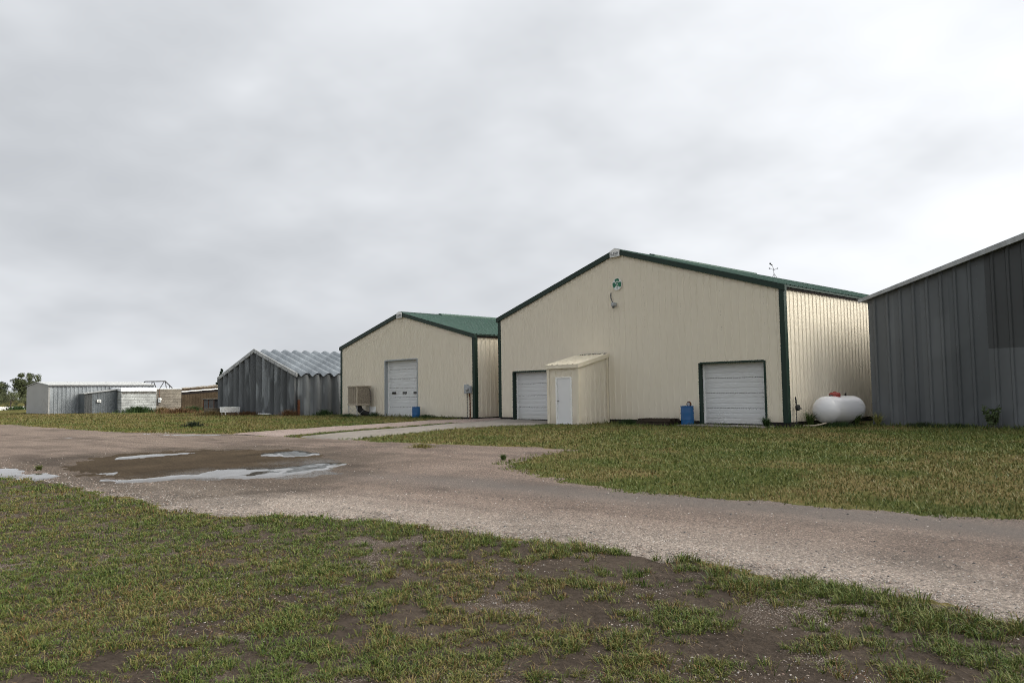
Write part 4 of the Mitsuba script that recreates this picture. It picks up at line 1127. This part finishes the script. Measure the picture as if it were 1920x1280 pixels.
k = rng.random(len(x)) < np.clip(0.12 + 0.75 * dens + 0.5 * (pfbm(x * 2.1, y * 2.1, 63, 3) - 0.5), 0, 1) * np.clip((inside(near_poly, x, y) + 0.05) / 0.12, 0, 1)
x, y = x[k], y[k]; n = len(x); R = np.hypot(x, y)
dead = np.where(rng.random(n)[:, None] < 0.5, np.array([0.135, 0.095, 0.052]), np.array([0.085, 0.055, 0.030])) * (0.6 + 0.8 * rng.random(n))[:, None]
part_b = blades(x, y, gz(x, y) + 0.014, 0.02 + 0.045 * rng.random(n), (0.0022 + 0.0005 * R), 0.93 + 0.06 * rng.random(n), rng.random(n) * 6.28, dead, False)
put('grass', [part_a, part_b], label='mown grass tufts on the soil verge nearest the viewer', cat='grass')

# lawns before the hangars and far grass
widen = lambda p, w: list(shapely.Polygon(p).buffer(0).buffer(w).exterior.coords)
lawn_w, far_w = widen(lawn_poly, 0.3), widen(far_poly, 0.3)
x, y = scatter(385000, 8.5, 75, lawn_w, 0.85)
x2, y2 = scatter(500000, 25, 130, far_w, 0.9)
x3, y3 = scatter(1500000, 14, 40, strip_poly, 1.0)
x, y = np.concatenate([x, x2, x3]), np.concatenate([y, y2, y3])
d_l = np.maximum.reduce([inside(lawn_w, x, y), inside(far_w, x, y), inside(strip_poly, x, y)])
k = (y < 26.2) | (x > -13.8)
k &= ~((x < -13.9) & (x > -22.2) & (y > 26.45))
x, y, d_l = x[k], y[k], d_l[k]
a = pfbm(x * 0.55, y * 0.55, 3.0, 4); b = pfbm(x * 2.6, y * 2.6, 8.0, 3)
p = a * 0.65 + b * 0.35
keep = rng.random(len(x)) < (1 - 0.55 * np.clip((np.hypot(x, y) - 28) / 20, 0, 1)) * np.clip(0.35 + 1.2 * b, 0, 1) * np.clip(0.30 + (d_l - 0.1 + 0.9 * (pfbm(x * 2.2, y * 2.2, 81, 3) - 0.5)) / 0.45, 0, 1)
x, y, p, b, d_l = x[keep], y[keep], p[keep], b[keep], d_l[keep]
R = np.hypot(x, y)
far_dry = np.clip((R - 34) / 30, 0, 1)
dry = np.clip((p - 0.46) * 1.6 + 0.30 + 0.34 * far_dry + 0.18 * (pfbm(x * 5.0, y * 5.0, 71, 2) - 0.5), 0, 1)
# the strip by the walls is greener and longer
wall_d = np.minimum.reduce([np.abs(y - 26.3) + 10 * (x > -13.6), np.abs(x + 13.6) + np.abs(np.maximum(0, 26.5 - y)), np.abs(y - 29.4) + 10 * (x < -12.2)])
wallk = np.exp(-(wall_d / 0.8) ** 2)
dry = dry * (1 - 0.75 * wallk)
h = (0.035 + 0.0011 * np.minimum(R, 50)) * (0.5 + rng.random(len(x))) * (1 + 1.2 * wallk)
w = 0.0013 * np.minimum(R, 14 + 0.45 * R) * (0.6 + 0.8 * rng.random(len(x)))
put('grass', [blades(x, y, gz(x, y) + 0.004, h, w, 0.2 + 0.6 * rng.random(len(x)), rng.random(len(x)) * 6.28, grass_tone(x, y, dry, len(x), 0.08, 0.02) * 0.86, two=False)], label='patchy mown lawn grass in front of the hangars and far sheds', cat='grass')


# weeds: taller plants at the walls
def weed(name, label, x, y, n, h, spread, col, cat='weed', w=0.02, group=None):
    z = G(x, y)
    r = np.abs(rng.standard_normal(n)) * spread * (0.45 if spread > 0.45 else 0.06); a = rng.random(n) * 6.28
    X, Y = x + r * np.cos(a), y + r * np.sin(a)
    hh = h * (0.45 + 0.65 * rng.random(n)) * np.exp(-(r / spread) ** 2 * 0.8)
    ln = 0.15 + (0.5 if spread > 0.45 else 0.8) * rng.random(n)
    c = np.asarray(col) * (0.6 + 0.8 * rng.random(n))[:, None]
    V, F, C = blades(X, Y, np.full(n, z), hh, w * (0.6 + 0.8 * rng.random(n)), ln, a, c)
    if spread > 0.45 and cat == 'weed':
        k = tag(numbered('weeds'), label, 'weeds', kind='stuff')
    else: k = thing(name, label, cat, group)
    scene[k] = mikit.ply((V, F), 'vertex_plant', color=C)


DG = (0.030, 0.058, 0.018); MG = (0.055, 0.085, 0.022); YG = (0.17, 0.17, 0.05); TN = (0.16, 0.115, 0.05); BR = (0.10, 0.055, 0.025)
weed('weed', 'tall dark weed clump right of the right overhead door', -14.35, 25.95, 420, 0.42, 0.42, DG, w=0.018)
weed('weed', 'leafy weed clump at the left end of the propane tank', -13.35, 27.25, 200, 0.62, 0.25, MG, w=0.022)
weed('weed', 'weeds growing between the propane tank and grey shed', -12.55, 29.3, 260, 0.55, 0.35, MG, w=0.022)
weed('weed', 'yellow green weed at the left corner of the grey shed', -11.75, 29.25, 150, 0.55, 0.22, YG, w=0.022)
weed('weed', 'low dark weeds around the foot of the propane tank', -12.5, 27.6, 500, 0.26, 0.75, DG, w=0.016)
weed('weed', 'dark weeds by the pallet stack at the hangar wall', -20.6, 25.9, 420, 0.26, 0.6, DG, w=0.016)
weed('weed', 'small weeds beneath the smaller hangar wall right of the drum', -34.2, 25.6, 420, 0.22, 0.8, DG, w=0.02)
weed('weed', 'weeds under the cooler stand', -40.2, 24.4, 400, 0.25, 0.9, DG, w=0.02)
weed('weed', 'weeds at the left foot of the smaller hangar door', -38.9, 25.4, 260, 0.35, 0.5, DG, w=0.02)
weed('weed', 'rust brown dry weeds around the rusty post', -46.6, 24.0, 420, 0.5, 0.9, BR, w=0.025)
weed('weed', 'green weeds at the foot of the corrugated side wall', -45.7, 26.0, 420, 0.45, 0.8, DG, w=0.025)
weed('weed', 'dry brown weeds along the corrugated gable wall', -52.5, 23.9, 700, 0.35, 2.4, BR, w=0.028)
weed('weed', 'tan dry weeds around the trough and crate', -56.5, 23.0, 700, 0.4, 2.0, TN, w=0.03)
weed('weed', 'tall rusty dry weeds before the brown building', -74.0, 27.0, 700, 0.7, 2.8, BR, w=0.04)
weed('weed', 'dark green weeds below the grey painted block wall', -92.0, 29.2, 900, 0.85, 2.4, DG, w=0.05)
weed('weed', 'tan weeds at the corner of the block building', -91.5, 31.6, 600, 0.6, 1.5, TN, w=0.05)
weed('weed', 'dark weeds at the foot of the brown building', -90.5, 34.6, 700, 0.7, 2.2, DG, w=0.05)
weed('weed', 'low black green weed clump in the far grass', -36.3, 13.9, 420, 0.30, 0.62, (0.018, 0.026, 0.014), w=0.02)
weed('weed', 'green weed tuft alone at the lawn tip by the gravel', -12.75, 11.65, 260, 0.16, 0.28, MG, w=0.012, cat='grass tuft')
weed('weed', 'straw coloured grass tuft growing in the middle of the gravel', -17.0, 12.57, 420, 0.17, 0.55, (0.13, 0.12, 0.035), w=0.010, cat='grass tuft')
weed('weed', 'small grass tuft between the two left puddles', -18.65, 3.98, 260, 0.14, 0.30, (0.07, 0.085, 0.02), w=0.010, cat='grass tuft')
weed('weed', 'low dark bush on the pale far runway edge', -146.0, 28.0, 260, 0.8, 2.0, DG, w=0.15, cat='bush')

for i, (x, y, s) in enumerate([(-10.2, 29.2, 1.0), (-9.1, 29.25, .8), (-6.6, 29.2, 1.1), (-5.4, 29.2, .9)]):
    names = ['dark grass fringe at the foot of the grey shed, left stretch', 'dark grass fringe at the foot of the grey shed beside the shrub', 'dark grass fringe at the foot of the grey shed, right of the shrub', 'dark grass fringe at the foot of the grey shed near the frame edge']
    weed('weed', names[i], x, y, 500, 0.22 * s, 0.9, (0.026, 0.042, 0.016), w=0.014)


# ------------------------------------------------------------------ shrub and trees: leaves as small faces
def leaf_cloud(centres, radii, n, size, col, tonevar=0.5, seed=1):
    r = np.random.default_rng(seed)
    pick = r.integers(0, len(centres), n)
    d = r.standard_normal((n, 3)); d /= np.linalg.norm(d, axis=1, keepdims=True)
    rad = r.random(n) ** 0.45
    P = centres[pick] + d * (radii[pick] * rad[:, None])
    a = r.standard_normal((n, 3)); a /= np.linalg.norm(a, axis=1, keepdims=True)
    b = np.cross(a, r.standard_normal((n, 3))); b /= np.linalg.norm(b, axis=1, keepdims=True)
    s = (size * (0.6 + 0.8 * r.random(n)))[:, None]
    V = np.stack([P - a * s, P + b * s * 0.45, P + a * s, P - b * s * 0.45], 1).reshape(-1, 3)
    o = np.arange(n)[:, None] * 4
    F = np.concatenate([o + [0, 1, 2], o + [0, 2, 3]])
    clump = 0.75 + 0.5 * r.random(len(centres))[pick]
    C = np.repeat(np.asarray(col) * (clump * (1 - tonevar / 2 + tonevar * r.random(n)))[:, None], 4, 0)
    return V, F, C


def tree(name, label, x, y, h, w, col, n, seed, gap=1.0, kind='round'):
    k = thing(name, label, 'tree')
    r = np.random.default_rng(seed); z = float(terr(np.array(x), np.array(y))) - 0.1
    m = MB()
    if kind == 'spruce':
        m.tube([(x, y, z), (x, y, z + h)], [0.12, 0.02], 8); obj('trunk', m, 'bark', k)
        cs, rs = [], []
        for zz in np.linspace(0.18, 0.98, 15):
            rr = w * 0.5 * (1 - zz) * 1.05 + 0.08
            for q in range(max(3, int(9 * (1 - zz)) + 2)):
                a = r.random() * 6.28; cs.append((x + rr * .7 * math.cos(a), y + rr * .7 * math.sin(a), z + zz * h - .1 * rr + .1 * r.standard_normal())); rs.append((rr * .42, rr * .42, .12 + .04 * r.random()))
    else:
        m.tube([(x, y, z), (x + .1, y, z + h * .25), (x + .15, y + .1, z + h * .5)], [h * .04, h * .03, h * .018], 10)
        tips = []
        for q in range(7):
            a = q * 0.9 + r.random(); l = h * (0.3 + .15 * r.random())
            p0 = np.array([x + .1, y, z + h * (.2 + .25 * r.random())]); p2 = p0 + [l * .7 * math.cos(a), l * .7 * math.sin(a), l * .9]
            m.tube([p0, (p0 + p2) / 2 + [0, 0, -.1 * l * .3], p2], [h * .018, h * .012, h * .005], 6); tips.append(p2)
        obj('trunk', m, 'bark', k, 40)
        cs, rs = [], []
        for q in range(90):
            d = r.standard_normal(3); d /= np.linalg.norm(d); t = r.random() ** .5
            cs.append((x + d[0] * w * .5 * t, y + d[1] * w * .5 * t, z + h * (.55 + .40 * d[2] * t))); s = h * (.05 + .05 * r.random()) * gap; rs.append((s * 1.3, s * 1.3, s))
        for p in tips: cs.append(tuple(p)); rs.append((h * .09, h * .09, h * .07))
    V, F, C = leaf_cloud(np.array(cs), np.array(rs), n, h * 0.020 * (1.0 if kind != 'spruce' else 1.1), col, seed=seed)
    kk = numbered(f'{k}__crown'); scene[kk] = mikit.ply((V, F), 'vertex_plant', color=C)


TG, TD, TP = (0.060, 0.072, 0.030), (0.032, 0.044, 0.024), (0.085, 0.098, 0.045)
tree('tree', 'airy grey green tree rising left of the far storage hangar', -158.0, 31.5, 7.0, 4.6, TG, 9000, 1, 0.85)
tree('tree', 'rounded pale green tree at the left edge of the picture', -161.0, 26.5, 5.8, 5.0, TP, 9000, 2, 1.1)
tree('tree', 'dark low tree close to the far storage hangar corner', -163.0, 35.0, 4.8, 4.6, TD, 9000, 3, 1.3)
tree('tree', 'low spreading bushy tree between the two taller far trees', -156.0, 28.8, 3.4, 5.0, TP, 8000, 4, 1.3)
tree('tree', 'dark bushy tree behind the leftmost far trees', -172.0, 29.5, 5.6, 6.5, TD, 9000, 5, 1.2)
tree('tree', 'broad tree further left beyond the runway', -166.0, 20.0, 6.2, 6.5, TG, 8000, 6, 1.1)
tree('spruce_tree', 'dark spruce top showing beside the corrugated shed roof', -120.0, 50.3, 6.0, 3.6, (0.022, 0.036, 0.024), 9000, 7, 1.0, 'spruce')

k = thing('shrub', 'leafy green shrub standing against the grey shed', 'shrub')
sx, sy = -8.05, 29.2; sz = G(sx, sy); r = np.random.default_rng(3); m = MB(); cs = []
for q in range(9):
    a = q * 0.7 + r.random() * .3; l = 0.45 + 0.45 * r.random()
    p = np.array([sx + .34 * math.cos(a) * l, sy + .22 * math.sin(a) * l - .02, sz + l * (0.75 + .35 * r.random())])
    m.tube([(sx, sy, sz - .05), ((sx + p[0]) / 2, (sy + p[1]) / 2, sz + .5 * (p[2] - sz)), p], [.014, .01, .004], 6)
    for t in (.45, .7, 1.0): cs.append((sx + (p[0] - sx) * t, sy + (p[1] - sy) * t, sz + (p[2] - sz) * t))
obj('stem', m, 'bark', k, 40)
V, F, C = leaf_cloud(np.array(cs), np.full((len(cs), 3), .10), 420, .055, (0.055, 0.078, 0.03), seed=9)
scene[f'{k}__foliage'] = mikit.ply((V, F), 'vertex_plant', color=C)

# ------------------------------------------------------------------ loose stones on the gravel and the bare soil
ico = trimesh.creation.icosphere(0)
octv = np.array([[1, 0, 0], [-1, 0, 0], [0, 1, 0], [0, -1, 0], [0, 0, 1], [0, 0, -.6]], float)
octf = np.array([[0, 2, 4], [2, 1, 4], [1, 3, 4], [3, 0, 4], [2, 0, 5], [1, 2, 5], [3, 1, 5], [0, 3, 5]])


def stones(x, y, size, tone, lift):
    n = len(x)
    V = np.broadcast_to(octv, (n, 6, 3)) * (0.65 + 0.7 * rng.random((n, 6, 1)))
    V = V * np.stack([size * (0.8 + .6 * rng.random(n)), size * (0.7 + .4 * rng.random(n)), size * (0.4 + .35 * rng.random(n))], 1)[:, None]
    a = rng.random(n) * 6.28; ca, sa = np.cos(a)[:, None], np.sin(a)[:, None]
    V = np.stack([V[..., 0] * ca - V[..., 1] * sa, V[..., 0] * sa + V[..., 1] * ca, V[..., 2]], -1) + np.stack([x, y, gz(x, y) + lift], 1)[:, None]
    F = (octf[None] + np.arange(n)[:, None, None] * 6).reshape(-1, 3)
    return V.reshape(-1, 3), F, np.repeat(tone, 6, 0)


def stone_tone(n, pale=0.5):
    pal = np.array([[.46, .43, .40], [.36, .29, .25], [.27, .22, .18], [.20, .17, .15], [.30, .21, .17], [.10, .095, .09]])
    pr_ = np.array([.30 * pale * 2, .20, .20, .15, .12, .06]); pr_ /= pr_.sum()
    return pal[rng.choice(len(pal), n, p=pr_)] * 0.74 * (0.75 + 0.5 * rng.random(n))[:, None]


x, y = scatter(180000, 4.5, 24, lot_poly)
de = inside(near_poly, x, y)
k = rng.random(len(x)) < np.exp(-((-de) / 0.8)) * 0.95 + 0.02
k &= inside(mud_poly, x, y) < 0.1
x, y = x[k], y[k]
st = stones(x, y, 0.0060 * (0.55 + 1.0 * rng.random(len(x)) ** 2) + 0.00045 * np.hypot(x, y), stone_tone(len(x)), 0.019)
x, y = scatter(42000, 2.6, 14, near_poly)
pk = pfbm(x * 1.5, y * 1.5, 70, 3)
k = rng.random(len(x)) < np.clip((pk - 0.50) * 7, 0.04, 1)
x, y = x[k], y[k]
st2 = stones(x, y, 0.0035 + 0.006 * rng.random(len(x)) ** 2.5, stone_tone(len(x), .8), 0.013)
V = np.vstack([st[0], st2[0]]); F = np.vstack([st[1], st2[1] + len(st[0])]); C = np.vstack([st[2], st2[2]])
scene['gravel'] = mikit.ply((V, F), 'vertex_stone', color=C); tag('gravel', 'loose pale chippings along the gravel edge and on bare soil', 'gravel', kind='stuff')
# dark clods on the lot
x, y = scatter(2600, 6, 34, lot_poly)
st = stones(x, y, 0.006 + 0.016 * rng.random(len(x)) ** 3, np.full((len(x), 3), .045) * (0.6 + .8 * rng.random(len(x)))[:, None], 0.02)
scene['gravel_001'] = mikit.ply(st[:2], 'vertex_stone', color=st[2]); tag('gravel_001', 'scattered dark clods and leaf bits on the gravel lot', 'debris', kind='stuff')
